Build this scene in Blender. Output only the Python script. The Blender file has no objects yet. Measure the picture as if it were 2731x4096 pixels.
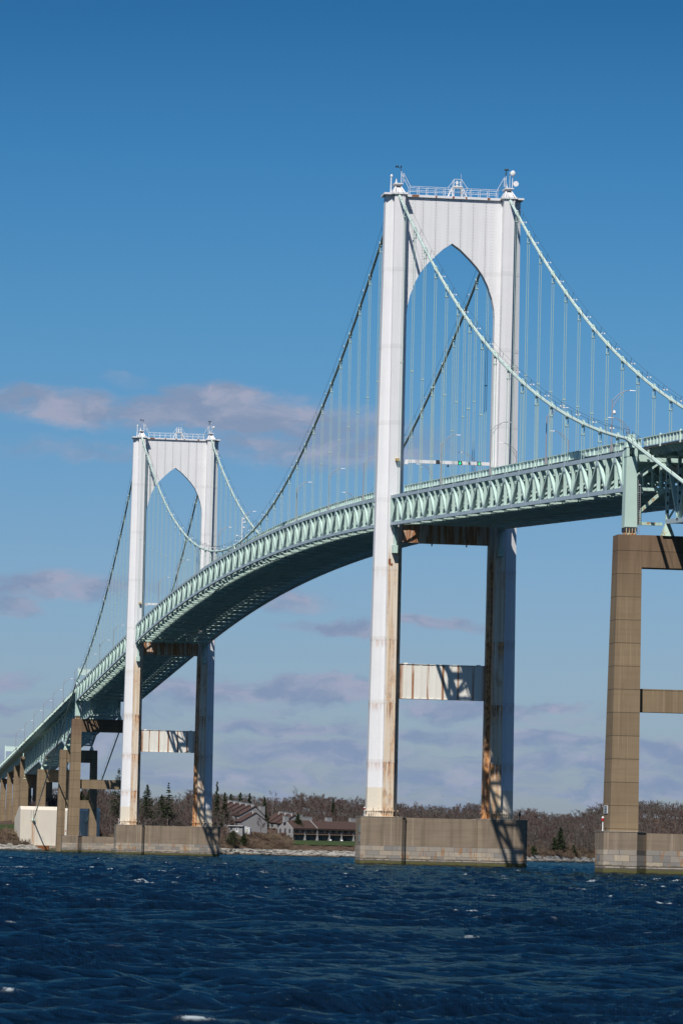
import bpy, math, random
import numpy as np
from mathutils import Vector, Matrix
random.seed(7)
RNG = np.random.default_rng(11)
scene = bpy.context.scene
COL = scene.collection
PI = math.pi
V = Vector

# ---------------------------------------------------------------- camera
CAMP = V((779.4182, -127.1653, 1.9917))
YAW, PITCH, ROLL, FPX = 0.13808255, 0.07724088, 0.0238301, 17636.2677
Fv = V((-math.cos(YAW)*math.cos(PITCH), math.sin(YAW)*math.cos(PITCH), math.sin(PITCH)))
Rv = Fv.cross(V((0, 0, 1))).normalized()
Uv = Rv.cross(Fv)
R2 = Rv*math.cos(ROLL)+Uv*math.sin(ROLL)
U2 = -Rv*math.sin(ROLL)+Uv*math.cos(ROLL)
cam_d = bpy.data.cameras.new("camera")
cam = bpy.data.objects.new("camera", cam_d)
COL.objects.link(cam)
M = Matrix.Identity(4)
for i in range(3):
    M[i][0] = R2[i]; M[i][1] = U2[i]; M[i][2] = -Fv[i]; M[i][3] = CAMP[i]
cam.matrix_world = M
cam_d.sensor_fit = 'HORIZONTAL'
cam_d.sensor_width = 36.0
cam_d.lens = 36.0*FPX/2731.0
cam_d.clip_start = 1.0
cam_d.clip_end = 20000.0
cam_d.dof.use_dof = True
cam_d.dof.focus_distance = 800.0
cam_d.dof.aperture_fstop = 13
scene.camera = cam
def ray(u, v): return Fv + R2*((u-1365.5)/FPX) - U2*((v-2048)/FPX)

# ---------------------------------------------------------------- light
SUN = V((1.0, -0.54, 1.42)).normalized()          # towards the sun
SUN_EL = math.asin(SUN.z)
sun_d = bpy.data.lights.new("sun", 'SUN')
sun_d.energy = 5.0
sun_d.angle = math.radians(0.53)
sun_d.color = (1.0, 0.955, 0.89)
sun = bpy.data.objects.new("sun", sun_d)
sun.rotation_euler = SUN.to_track_quat('Z', 'Y').to_euler()
COL.objects.link(sun)

scene.view_settings.view_transform = 'Standard'
scene.view_settings.look = 'None'
scene.view_settings.exposure = 0.10
scene.view_settings.gamma = 1.0
scene.cycles.max_bounces = 6
scene.cycles.diffuse_bounces = 3
scene.cycles.glossy_bounces = 3
scene.cycles.transparent_max_bounces = 6
scene.cycles.caustics_reflective = False
scene.cycles.caustics_refractive = False

# ---------------------------------------------------------------- node helper
class NT:
    def __init__(s, tree):
        s.t = tree; s.n = tree.nodes; s.l = tree.links
    def new(s, typ, **kw):
        n = s.n.new(typ)
        for k, v in kw.items(): setattr(n, k, v)
        return n
    def put(s, sock, val):
        if hasattr(val, 'bl_idname') or isinstance(val, bpy.types.NodeSocket):
            s.l.new(val, sock)
        elif val is not None:
            try: sock.default_value = val
            except Exception:
                sock.default_value = (val, val, val)
    def math(s, op, a, b=None, c=None, clamp=False):
        n = s.new('ShaderNodeMath', operation=op); n.use_clamp = clamp
        s.put(n.inputs[0], a)
        if b is not None: s.put(n.inputs[1], b)
        if c is not None: s.put(n.inputs[2], c)
        return n.outputs[0]
    def vm(s, op, a, b=None, scale=None):
        n = s.new('ShaderNodeVectorMath', operation=op)
        s.put(n.inputs[0], a)
        if b is not None: s.put(n.inputs[1], b)
        if scale is not None: s.put(n.inputs['Scale'], scale)
        return n.outputs['Value'] if op in ('DOT_PRODUCT', 'LENGTH', 'DISTANCE') else n.outputs[0]
    def mix(s, fac, a, b, blend='MIX'):
        n = s.new('ShaderNodeMix', data_type='RGBA', blend_type=blend)
        s.put(n.inputs[0], fac); s.put(n.inputs[6], a if not isinstance(a, tuple) else (*a[:3], 1)); s.put(n.inputs[7], b if not isinstance(b, tuple) else (*b[:3], 1))
        return n.outputs[2]
    def noise(s, vec, scale, detail=4, rough=0.55, dist=0.0):
        n = s.new('ShaderNodeTexNoise')
        if vec is not None: s.l.new(vec, n.inputs['Vector'])
        n.inputs['Scale'].default_value = scale; n.inputs['Detail'].default_value = detail
        n.inputs['Roughness'].default_value = rough; n.inputs['Distortion'].default_value = dist
        return n.outputs['Fac']
    def ss(s, x, lo, hi, a=0.0, b=1.0):
        n = s.new('ShaderNodeMapRange', interpolation_type='SMOOTHSTEP')
        s.put(n.inputs[0], x); n.inputs[1].default_value = lo; n.inputs[2].default_value = hi
        n.inputs[3].default_value = a; n.inputs[4].default_value = b
        return n.outputs[0]
    def lin(s, x, lo, hi, a=0.0, b=1.0):
        n = s.new('ShaderNodeMapRange')
        s.put(n.inputs[0], x); n.inputs[1].default_value = lo; n.inputs[2].default_value = hi
        n.inputs[3].default_value = a; n.inputs[4].default_value = b
        return n.outputs[0]
    def xyz(s, v):
        n = s.new('ShaderNodeSeparateXYZ'); s.l.new(v, n.inputs[0]); return n.outputs
    def comb(s, x, y, z=0.0):
        n = s.new('ShaderNodeCombineXYZ')
        for i, a in enumerate((x, y, z)): s.put(n.inputs[i], a)
        return n.outputs[0]
    def mapv(s, v, scale=(1, 1, 1), loc=(0, 0, 0)):
        n = s.new('ShaderNodeMapping'); s.l.new(v, n.inputs[0]); n.inputs['Scale'].default_value = scale; n.inputs['Location'].default_value = loc
        return n.outputs[0]

# ---------------------------------------------------------------- world: physical sky + procedural clouds
world = bpy.data.worlds.new("World"); scene.world = world; world.use_nodes = True
w = NT(world.node_tree); w.n.clear()
sky = w.new('ShaderNodeTexSky', sky_type='NISHITA')
sky.sun_disc = False; sky.sun_elevation = SUN_EL
sky.sun_rotation = math.atan2(SUN.x, SUN.y)
sky.altitude = 0; sky.air_density = 1.0; sky.dust_density = 0.6; sky.ozone_density = 2.2
dirv = w.new('ShaderNodeTexCoord').outputs['Generated']
HF = V((-math.cos(YAW), math.sin(YAW), 0)); HR = HF.cross(V((0, 0, 1)))
fwd = w.math('MAXIMUM', w.vm('DOT_PRODUCT', dirv, tuple(HF)), 0.05)
sx = w.math('DIVIDE', w.vm('DOT_PRODUCT', dirv, tuple(HR)), fwd)     # azimuth tangent
sz = w.math('DIVIDE', w.xyz(dirv)[2], fwd)                             # elevation tangent
def sky_at(u, v):
    d = ray(u, v); return d.dot(HR)/d.dot(HF), d.z/d.dot(HF)
P0 = w.comb(sx, sz)
n1 = w.new('ShaderNodeTexNoise'); w.l.new(w.mapv(P0, (1, 1.9, 1)), n1.inputs['Vector'])
n1.inputs['Scale'].default_value = 55; n1.inputs['Detail'].default_value = 5; n1.inputs['Roughness'].default_value = 0.6
warp = w.vm('SCALE', w.vm('SUBTRACT', n1.outputs['Color'], (0.5, 0.5, 0.5)), scale=0.016)
wx = w.vm('MULTIPLY', warp, (1.4, 0.55, 0))
P = w.vm('ADD', P0, wx)
clouds = [(60, 1600, 190, 50, .68), (270, 1640, 230, 58, .82), (900, 1655, 420, 66, 1.0), (880, 1590, 190, 58, 1.0), (1190, 1700, 380, 46, .7),
 (1300, 1785, 470, 80, .62), (540, 1515, 100, 32, .27), (330, 1800, 330, 42, .4), (700, 1790, 200, 30, .3), (190, 2350, 430, 44, .72), (20, 2430, 80, 34, .7),
 (1150, 2400, 150, 42, .62), (1370, 2512, 190, 28, .75), (1750, 2505, 200, 24, .7), (40, 2715, 90, 32, .7), (25, 2825, 60, 26, .7),
 (1260, 2765, 260, 48, .9), (800, 2760, 260, 46, .8), (1390, 2720, 80, 12, .6), (1830, 2835, 260, 44, .8), (2180, 2815, 150, 24, .75),
 (1150, 2905, 320, 30, .8), (2150, 2955, 330, 36, .8), (2640, 3000, 240, 40, .8), (1280, 3010, 330, 50, .85), (1750, 2940, 330, 28, .7),
 (2300, 3060, 520, 34, .7), (1700, 3110, 420, 40, .7), (1000, 3110, 330, 40, .7), (300, 3060, 500, 50, .5), (2650, 3130, 300, 34, .7), (1900, 3170, 380, 24, .5)]
field = None
for (u, v, hw, hh, dn) in clouds:
    cx, cy = sky_at(u, v)
    d = w.vm('SUBTRACT', P, (cx, cy, 0))
    d = w.vm('MULTIPLY', d, (FPX/hw/1.42, FPX/hh/1.5, 0))
    L = w.vm('LENGTH', d)
    e = w.math('MULTIPLY', w.ss(L, 0.25, 1.35, 1.0, 0.0), dn)
    field = e if field is None else w.math('MAXIMUM', field, e)
fine = w.noise(w.mapv(P, (1, 2.6, 1)), 120, 6, 0.62)
low = w.noise(w.mapv(P, (1, 5.5, 1), (3.1, 1.7, 0)), 30, 6, 0.6)
lowm = w.math('MULTIPLY', w.ss(sz, 0.05, 0.018), w.ss(low, 0.44, 0.60, 0, 0.62))
field = w.math('MAXIMUM', field, lowm)
# sky away from the photographed side gets a few ordinary clouds of the same kind
cm = w.math('MULTIPLY', field, w.lin(fine, 0.3, 0.68, 0.62, 1.25))
cm = w.math('MULTIPLY', w.ss(cm, 0.08, 0.80), w.ss(sz, -0.01, 0.0))
cm = w.math('MULTIPLY', cm, w.math('GREATER_THAN', w.vm('DOT_PRODUCT', dirv, tuple(HF)), 0.3))
shade = w.noise(w.mapv(P, (1, 2.0, 1), (0.0, 0.0012, 5.0)), 70, 5, 0.55)
BG = 0.0735
ccol = w.mix(w.ss(shade, 0.40, 0.66), (2.85, 3.85, 5.75), (4.35, 4.85, 6.5))
elev = w.math('ARCTANGENT', sz)
ramp = w.new('ShaderNodeValToRGB'); w.l.new(w.lin(elev, 0.0, 0.6), ramp.inputs[0]); cr_ = ramp.color_ramp
stops = [(0.0, (.66, .78, 1.16)), (.03, (.60, .765, 1.13)), (.062, (.52, .735, 1.08)), (.09, (.41, .70, 1.03)), (.12, (.319, .68, .99)), (.16, (.199, .583, .91)), (.195, (.115, .44, .74)), (.32, (.19, .45, .72)), (.6, (.36, .56, .80))]
while len(cr_.elements) < len(stops): cr_.elements.new(0.5)
for e_, (p_, c_) in zip(cr_.elements, stops): e_.position = p_/0.6; e_.color = (*[q/1.2 for q in c_], 1)
skyc = w.mix(1.0, sky.outputs[0], w.vm('SCALE', ramp.outputs[0], scale=1.2), 'MULTIPLY')
fin = w.mix(cm, skyc, ccol)
bg = w.new('ShaderNodeBackground'); w.l.new(fin, bg.inputs[0]); bg.inputs[1].default_value = BG
wo = w.new('ShaderNodeOutputWorld'); w.l.new(bg.outputs[0], wo.inputs[0])

# ---------------------------------------------------------------- pixels <-> places (measuring the photograph)
def on_x(u, v, x): d = ray(u, v); return CAMP + d*((x-CAMP.x)/d.x)
def on_d(u, v, dist): return CAMP + ray(u, v)*dist
def hor(u): return 3413.34+(u-1365)*0.02385

# ---------------------------------------------------------------- mesh helpers
class MB:
    def __init__(s): s.v = []; s.f = []; s.m = []
    def quad(s, pts, mi=0):
        b = len(s.v); s.v += [tuple(p) for p in pts]; s.f.append(tuple(range(b, b+len(pts)))); s.m.append(mi)
    def hexa(s, p, mi=0):      # 8 corners: bottom 4 ccw, top 4 ccw
        b = len(s.v); s.v += [tuple(q) for q in p]
        for f in ((0, 3, 2, 1), (4, 5, 6, 7), (0, 1, 5, 4), (1, 2, 6, 5), (2, 3, 7, 6), (3, 0, 4, 7)):
            s.f.append(tuple(b+i for i in f)); s.m.append(mi)
    def box(s, x0, x1, y0, y1, z0, z1, mi=0):
        s.hexa([(x0, y0, z0), (x1, y0, z0), (x1, y1, z0), (x0, y1, z0), (x0, y0, z1), (x1, y0, z1), (x1, y1, z1), (x0, y1, z1)], mi)
    def beam(s, a, b, wd, ht, up=(0, 0, 1), mi=0):   # wd along side, ht along up
        a = V(a); b = V(b); d = (b-a).normalized(); up = V(up)
        if abs(d.dot(up)) > 0.99: up = V((1, 0, 0))
        sd = d.cross(up).normalized()*wd/2; u = sd.cross(d).normalized()*ht/2
        s.hexa([a-sd-u, b-sd-u, b+sd-u, a+sd-u, a-sd+u, b-sd+u, b+sd+u, a+sd+u], mi)
    def tube(s, pts, r, n=8, mi=0, cap=True):
        pts = [V(p) for p in pts]; rs = r if isinstance(r, (list, tuple)) else [r]*len(pts)
        b = len(s.v)
        for i, p in enumerate(pts):
            d = (pts[min(i+1, len(pts)-1)]-pts[max(i-1, 0)]).normalized()
            up = V((0, 0, 1)) if abs(d.z) < 0.95 else V((1, 0, 0))
            a = d.cross(up).normalized(); c = a.cross(d)
            for k in range(n):
                t = 2*PI*k/n; s.v.append(tuple(p+(a*math.cos(t)+c*math.sin(t))*rs[i]))
        for i in range(len(pts)-1):
            for k in range(n):
                k2 = (k+1) % n
                s.f.append((b+i*n+k, b+i*n+k2, b+(i+1)*n+k2, b+(i+1)*n+k)); s.m.append(mi)
        if cap:
            s.f.append(tuple(b+k for k in range(n))[::-1]); s.m.append(mi)
            s.f.append(tuple(b+(len(pts)-1)*n+k for k in range(n))); s.m.append(mi)
    def prism(s, poly, z0, z1, mi=0, scale_top=None):   # plan polygon (ccw)
        n = len(poly); b = len(s.v); top = scale_top or poly
        s.v += [(x, y, z0) for x, y in poly]+[(x, y, z1) for x, y in top]
        s.f.append(tuple(b+i for i in range(n))[::-1]); s.m.append(mi)
        s.f.append(tuple(b+n+i for i in range(n))); s.m.append(mi)
        for i in range(n):
            j = (i+1) % n; s.f.append((b+i, b+j, b+n+j, b+n+i)); s.m.append(mi)
    def ball(s, c, r, n=10, m=6, mi=0, sc=(1, 1, 1)):
        c = V(c); b = len(s.v)
        for i in range(m+1):
            th = PI*i/m
            for k in range(n):
                ph = 2*PI*k/n
                s.v.append((c.x+r*sc[0]*math.sin(th)*math.cos(ph), c.y+r*sc[1]*math.sin(th)*math.sin(ph), c.z+r*sc[2]*math.cos(th)))
        for i in range(m):
            for k in range(n):
                k2 = (k+1) % n; s.f.append((b+i*n+k, b+(i+1)*n+k, b+(i+1)*n+k2, b+i*n+k2)); s.m.append(mi)
    def build(s, name, mats, parent=None, smooth=False, loc=None):
        me = bpy.data.meshes.new(name)
        me.from_pydata(s.v, [], s.f)
        if not isinstance(mats, (list, tuple)): mats = [mats]
        for m in mats: me.materials.append(m)
        if len(mats) > 1: me.polygons.foreach_set('material_index', s.m)
        if smooth: me.polygons.foreach_set('use_smooth', [True]*len(s.f))
        me.update()
        return link(name, me, parent, loc)
def link(name, me, parent=None, loc=None):
    o = bpy.data.objects.new(name, me); COL.objects.link(o)
    if parent is not None: o.parent = parent
    if loc is not None: o.location = loc
    return o
def tag(o, label=None, cat=None, group=None, kind=None):
    if label: o['label'] = label
    if cat: o['category'] = cat
    if group: o['group'] = group
    if kind: o['kind'] = kind
    return o
def thing(name, label, cat, group=None, loc=(0, 0, 0), rz=0):
    o = bpy.data.objects.new(name, None); COL.objects.link(o); o.location = loc; o.rotation_euler = (0, 0, rz)
    o.empty_display_size = 0.5
    return tag(o, label, cat, group)
KIDS = {}
def copy_tree(root, label, loc, rz=None, scale=None):
    r = root.copy(); COL.objects.link(r); r.location = loc
    if rz is not None: r.rotation_euler = (0, 0, rz)
    if scale is not None: r.scale = scale
    if label: r['label'] = label
    for ch in KIDS.setdefault(root.name, list(root.children)):
        c = ch.copy(); COL.objects.link(c); c.parent = r
        for g in KIDS.setdefault(ch.name, list(ch.children)):
            d = g.copy(); COL.objects.link(d); d.parent = c
    return r

# ---------------------------------------------------------------- materials
def mat(name, fn, rough=0.6, spec=0.4, metal=0.0):
    m = bpy.data.materials.new(name); m.use_nodes = True
    n = NT(m.node_tree); bs = n.n['Principled BSDF']
    bs.inputs['Roughness'].default_value = rough; bs.inputs['Metallic'].default_value = metal
    bs.inputs['Specular IOR Level'].default_value = spec
    geo = n.new('ShaderNodeNewGeometry').outputs['Position']
    c = fn(n, geo, bs)
    if c is not None:
        n.put(bs.inputs['Base Color'], (*c, 1) if isinstance(c, tuple) else c)
    return m
def flat(col, var=0.12, sc=0.8):
    def f(n, g, b):
        k = n.noise(g, sc, 4)
        return n.mix(k, tuple(c*(1-var) for c in col), tuple(c*(1+var) for c in col))
    return f
def streaks(n, g, fx=2.2, fz=0.06):       # vertical stains: dense sideways, long downwards
    return n.noise(n.mapv(g, (fx, fx, fz)), 1.0, 5, 0.6)
BANDS = [106.5, 92.6, 78.8, 64.9, 52.5, 40.05, 28.7, 18.1]
def paint_tower(rusty):
    def f(n, g, b):
        x, y, z = n.xyz(g)
        base = n.mix(n.noise(g, 0.35, 5), (0.66, 0.66, 0.67), (0.75, 0.745, 0.75))
        st = n.ss(streaks(n, g, 1.6, 0.03), 0.42, 0.62)
        base = n.mix(n.math('MULTIPLY', st, 0.16), base, (0.50, 0.49, 0.49))
        low = n.ss(z, 59, 53)
        # old cream coat at the foot
        cream = n.math('LESS_THAN', z, 13.8)
        base = n.mix(n.math('MULTIPLY', cream, 0.8), base, (0.64, 0.56, 0.43))
        if rusty:
            y2 = n.math('ABSOLUTE', y)
            base = n.mix(n.math('MULTIPLY', n.math('MULTIPLY', low, 0.85), n.lin(y2, 10.62, 10.7, 1.0, 0.1)), base, n.mix(st, (0.70, 0.60, 0.47), (0.60, 0.43, 0.25)))
        # rust bleeding down from each splice band
        tot = None
        for bz in BANDS[3:]:
            d = n.math('SUBTRACT', bz+0.3, z)
            k = n.math('MULTIPLY', n.math('GREATER_THAN', d, 0), n.ss(d, 5.5 if rusty else 2.2, 0.3))
            tot = k if tot is None else n.math('MAXIMUM', tot, k)
        s2 = n.ss(streaks(n, g, 3.0, 0.05), 0.44, 0.56)
        up = n.ss(z, 62, 34)
        hat = None
        for bz in BANDS:
            k = n.math('MULTIPLY', n.math('GREATER_THAN', z, bz), n.math('LESS_THAN', z, bz+0.75))
            hat = k if hat is None else n.math('ADD', hat, k)
        hat = n.math('MULTIPLY', hat, n.ss(n.math('FRACT', n.math('MULTIPLY', z, 5.3)), 0.35, 0.6))
        base = n.mix(n.math('MULTIPLY', hat, 0.3), base, (0.42, 0.41, 0.41))
        r = n.math('MULTIPLY', n.math('MULTIPLY', tot, s2), up)
        if rusty:
            s3 = n.ss(streaks(n, g, 2.6, 0.045), 0.52, 0.62)
            blob = n.ss(n.noise(n.mapv(g, (1, 1, 0.35)), 0.5, 5), 0.54, 0.64)
            inner = n.math('MULTIPLY', n.math('MULTIPLY', n.math('LESS_THAN', y2, 8.72), n.math('GREATER_THAN', y, 0)), n.ss(streaks(n, g, 1.7, 0.03), 0.36, 0.50))
            r = n.math('MAXIMUM', r, n.math('MULTIPLY', n.math('MULTIPLY', inner, low), 0.92))
            foot = n.math('MULTIPLY', n.ss(z, 10.6, 9.6), n.ss(n.noise(g, 1.6, 4), 0.42, 0.6))
            r = n.math('MAXIMUM', r, n.math('MULTIPLY', foot, 0.7))
            r = n.math('MAXIMUM', r, n.math('MULTIPLY', low, n.math('MULTIPLY', s3, 0.5)))
            r = n.math('MAXIMUM', r, n.math('MULTIPLY', low, n.math('MULTIPLY', blob, 0.5)))
        else:
            r = n.math('MULTIPLY', r, 0.45)
        rc = n.mix(n.ss(n.noise(g, 1.3, 4), 0.35, 0.65), (0.20, 0.06, 0.018), (0.58, 0.27, 0.08))
        if rusty: r = n.math('MULTIPLY', r, n.lin(y2, 10.62, 10.7, 1.0, 0.18))
        return n.mix(n.math('MINIMUM', r, 0.95), base, rc)
    return f
M_TOWER = mat("white_tower_paint", paint_tower(False), 0.5)
M_TRUST = mat("rusty_tower_paint", paint_tower(True), 0.6)
def strut_paint(n, g, b):
    x, y, z = n.xyz(g)
    base = n.mix(n.noise(g, 0.5, 4), (0.66, 0.63, 0.55), (0.78, 0.76, 0.70))
    # rust at the riveted stiffeners, every 2.75 m
    ph = n.math('ABSOLUTE', n.math('SUBTRACT', n.math('FRACT', n.math('DIVIDE', n.math('ADD', y, 8.1), 2.72)), 0.5))
    st = n.ss(ph, 0.39, 0.46)
    s = n.ss(streaks(n, g, 3.0, 0.09), 0.36, 0.50)
    upz = n.ss(z, 52, 57)
    s2 = n.ss(streaks(n, g, 1.3, 0.08), 0.42, 0.56)
    r = n.math('MAXIMUM', n.math('MULTIPLY', st, s), n.math('MULTIPLY', upz, n.math('ADD', n.math('MULTIPLY', s2, 0.6), 0.36)))
    edge = n.math('MULTIPLY', n.ss(n.math('ABSOLUTE', y), 6.9, 7.6), 0.9)
    r = n.math('MINIMUM', n.math('MAXIMUM', r, n.math('MULTIPLY', edge, s)), 0.93)
    return n.mix(r, base, n.mix(n.noise(g, 1.2, 4), (0.12, 0.035, 0.012), (0.48, 0.19, 0.055)))
M_STRUT = mat("rust_streaked_strut_paint", strut_paint, 0.6)
def steel(col, rust=0.12):
    def f(n, g, b):
        base = n.mix(n.noise(g, 0.35, 5), tuple(c*0.84 for c in col), tuple(c*1.12 for c in col))
        r = n.ss(n.noise(n.mapv(g, (1.2, 1.2, 0.4)), 1.1, 5), 0.66, 0.74, 0, rust*5)
        return n.mix(n.math('MINIMUM', r, 0.8), base, (0.42, 0.27, 0.12))
    return f
M_MINT = mat("mint_green_steel", steel((0.46, 0.61, 0.55), 0.16), 0.55)
M_MINTL = mat("pale_mint_parapet", steel((0.58, 0.72, 0.66), 0.05), 0.55)
M_CHORD = mat("grey_blue_steel", steel((0.43, 0.52, 0.57), 0.03), 0.5)
M_CABLE = mat("mint_cable_wrap", steel((0.56, 0.69, 0.62), 0.02), 0.5)
M_ROPE = mat("pale_green_wire_rope", flat((0.36, 0.48, 0.43), 0.15, 2.0), 0.6)
M_GALV = mat("galvanised_steel", flat((0.30, 0.29, 0.31), 0.1, 1.0), 0.55, metal=0.1)
M_DARK = mat("dark_rubber", flat((0.03, 0.035, 0.04)), 0.7)
M_WHITE = mat("white_enamel", flat((0.75, 0.75, 0.75), 0.05), 0.4)
M_YEL = mat("yellow_housing", flat((0.45, 0.30, 0.10), 0.1), 0.5)
M_RED = mat("red_lens", flat((0.35, 0.02, 0.02), 0.05), 0.3)
def road(n, g, b):      # asphalt on top, painted steel plates below
    nz = n.xyz(n.new('ShaderNodeNewGeometry').outputs['Normal'])[2]
    return n.mix(n.math('LESS_THAN', nz, 0.0), (0.06, 0.06, 0.065), (0.42, 0.60, 0.55))
M_ROAD = mat("asphalt_roadway", road, 0.9)
M_RUSTP = mat("bare_rust", flat((0.22, 0.085, 0.035), 0.5, 2.5), 0.9)
def emit(col, s):
    def f(n, g, b):
        b.inputs['Emission Color'].default_value = (*col, 1); b.inputs['Emission Strength'].default_value = s
        return col
    return f
M_GREEN = mat("green_signal_lamp", emit((0.0, 0.9, 0.35), 1.2), 0.4)
def concrete(c0, c1, joint=3.05, jz=0.0, jstr=0.75):
    def f(n, g, b):
        x, y, z = n.xyz(g)
        base = n.mix(n.noise(g, 0.22, 6, 0.6), c0, c1)
        form = n.noise(n.mapv(g, (0.12, 0.12, 3.2)), 1.0, 3)
        base = n.mix(n.math('MULTIPLY', n.ss(form, 0.4, 0.7), 0.25), base, tuple(a*0.75 for a in c0))
        st = n.ss(streaks(n, g, 0.8, 0.035), 0.48, 0.62)
        base = n.mix(n.math('MULTIPLY', st, 0.35), base, tuple(a*0.62 for a in c0))
        wt = n.ss(streaks(n, n.mapv(g, (1, 1, 1), (31, 7, 3)), 2.4, 0.05), 0.56, 0.66)
        base = n.mix(n.math('MULTIPLY', wt, 0.3), base, tuple(min(1, a*1.5) for a in c1))
        if joint:
            seg = n.noise(n.comb(n.math('FLOOR', n.math('DIVIDE', n.math('SUBTRACT', z, jz), joint)), n.math('FLOOR', n.math('DIVIDE', x, 30.0)), n.math('FLOOR', n.math('DIVIDE', y, 6.0))), 1.9, 1)
            base = n.mix(n.math('MULTIPLY', n.ss(seg, 0.3, 0.7), 0.35), base, tuple(a*0.70 for a in c0))
            base = n.mix(n.math('MULTIPLY', n.ss(z, 36, 43), n.math('MULTIPLY', n.math('GREATER_THAN', n.xyz(g)[0], -760), 0.6)), base, n.mix(n.ss(streaks(n, g, 0.8, 0.1), 0.4, 0.6), (0.105, 0.062, 0.042), (0.17, 0.105, 0.07)))
            ph = n.math('ABSOLUTE', n.math('SUBTRACT', n.math('FRACT', n.math('DIVIDE', n.math('SUBTRACT', z, jz-joint/2), joint)), 0.5))
            base = n.mix(n.math('MULTIPLY', n.math('LESS_THAN', ph, 0.014), jstr), base, (0.03, 0.025, 0.02))
        return base
    return f
M_CONC = mat("brown_formed_concrete", concrete((0.20, 0.148, 0.092), (0.285, 0.21, 0.132), 3.05, 9.05), 0.85, 0.2)
def pier_concrete(top):
    def f(n, g, b):
        x, y, z = n.xyz(g)
        up = concrete((0.16, 0.124, 0.088), (0.31, 0.245, 0.18), None)(n, g, b)
        gx = n.math('ADD', n.math('ADD', x, y), n.math('MULTIPLY', n.math('FLOOR', n.math('DIVIDE', z, 0.86)), 1.37))
        ph = n.math('FRACT', n.math('DIVIDE', gx, 2.3))
        cell = n.noise(n.comb(n.math('FLOOR', n.math('DIVIDE', gx, 2.3)), n.math('FLOOR', n.math('DIVIDE', z, 0.86)), 3.0), 1.7, 2)
        stn = n.mix(n.ss(cell, 0.35, 0.65), (0.20, 0.19, 0.175), (0.42, 0.345, 0.255))
        stn = n.mix(n.math('MULTIPLY', n.ss(n.noise(g, 1.2, 5), 0.4, 0.7), 0.6), stn, (0.27, 0.25, 0.23))
        rr = n.ss(streaks(n, g, 0.9, 0.3), 0.54, 0.64)
        stn = n.mix(n.math('MULTIPLY', rr, 0.7), stn, (0.30, 0.15, 0.06))
        jt = n.math('MAXIMUM', n.math('LESS_THAN', ph, 0.03), n.math('LESS_THAN', n.math('FRACT', n.math('DIVIDE', z, 0.86)), 0.07))
        stn = n.mix(n.math('MULTIPLY', jt, 0.7), stn, (0.07, 0.06, 0.05))
        wob = n.math('MULTIPLY', n.math('SUBTRACT', n.noise(g, 0.7, 4), 0.5), 0.6)
        zz = n.math('ADD', z, wob)
        c = n.mix(n.math('LESS_THAN', z, top), up, stn)
        c = n.mix(n.ss(zz, 1.35, 1.15), c, (0.10, 0.085, 0.065))
        z3 = n.math('ADD', z, n.math('MULTIPLY', wob, 0.16))
        c = n.mix(n.math('MULTIPLY', n.math('MULTIPLY', n.math('LESS_THAN', z3, 1.05), n.math('GREATER_THAN', z3, 0.92)), n.lin(n.noise(g, 1.1, 4), 0.35, 0.55)), c, (0.42, 0.38, 0.32))
        c = n.mix(n.ss(zz, 0.80, 0.6), c, n.mix(n.noise(g, 2, 3), (0.075, 0.07, 0.035), (0.11, 0.11, 0.03)))
        return n.mix(n.ss(zz, 0.42, 0.2), c, (0.03, 0.026, 0.018))
    return f
M_PIER = mat("tower_pier_concrete_and_granite", pier_concrete(3.5), 0.85, 0.25)
M_PIER2 = mat("bent_pier_concrete_and_granite", pier_concrete(3.25), 0.85, 0.25)
def anch(n, g, b):
    x, y, z = n.xyz(g)
    base = n.mix(n.noise(n.mapv(g, (1, 1, 0.4)), 0.25, 5), (0.55, 0.49, 0.40), (0.68, 0.63, 0.54))
    base = n.mix(n.math('MULTIPLY', n.ss(streaks(n, g, 0.9, 0.04), 0.55, 0.7), 0.4), base, (0.48, 0.36, 0.22))
    yy = n.math('ABSOLUTE', n.math('SUBTRACT', n.math('ABSOLUTE', y), 10.1))
    dn = n.math('SUBTRACT', 11.2, z)
    fan = n.math('MULTIPLY', n.ss(yy, 0.95, 0.2), n.math('GREATER_THAN', dn, -0.6))
    fan = n.math('MULTIPLY', fan, n.lin(n.noise(n.mapv(g, (3, 3, 0.2)), 1, 4), 0.35, 0.6))
    return n.mix(n.math('MULTIPLY', fan, 0.85), base, (0.36, 0.16, 0.06))
M_ANCH = mat("cream_anchorage_concrete", anch, 0.85, 0.2)
M_FOOT = mat("stained_footing_concrete", pier_concrete(2.4), 0.9, 0.2)
# ================================================================ bridge geometry
SPAN = 487.7; SIDE = 209.6
def zt(x):                 # top of the stiffening truss
    if x > 0: return 66.1-0.0487*x
    if x < -SPAN: return 66.1-0.0487*(-SPAN-x)
    t = (x+SPAN/2)/(SPAN/2); return 72.1-6.0*t*t
DT = 5.37                  # truss depth
YT = 10.2                  # truss planes
YC = 10.1                  # cable planes
def zc(x):                 # cable axis
    if -SPAN <= x <= 0:
        t = (x+SPAN/2)/(SPAN/2); return 73.1+48.3*t*t
    s = x if x > 0 else -SPAN-x
    if s <= SIDE: return 121.4-0.4752*s+8.14e-4*s*s
    return 57.55-0.2445*(s-SIDE)

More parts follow.
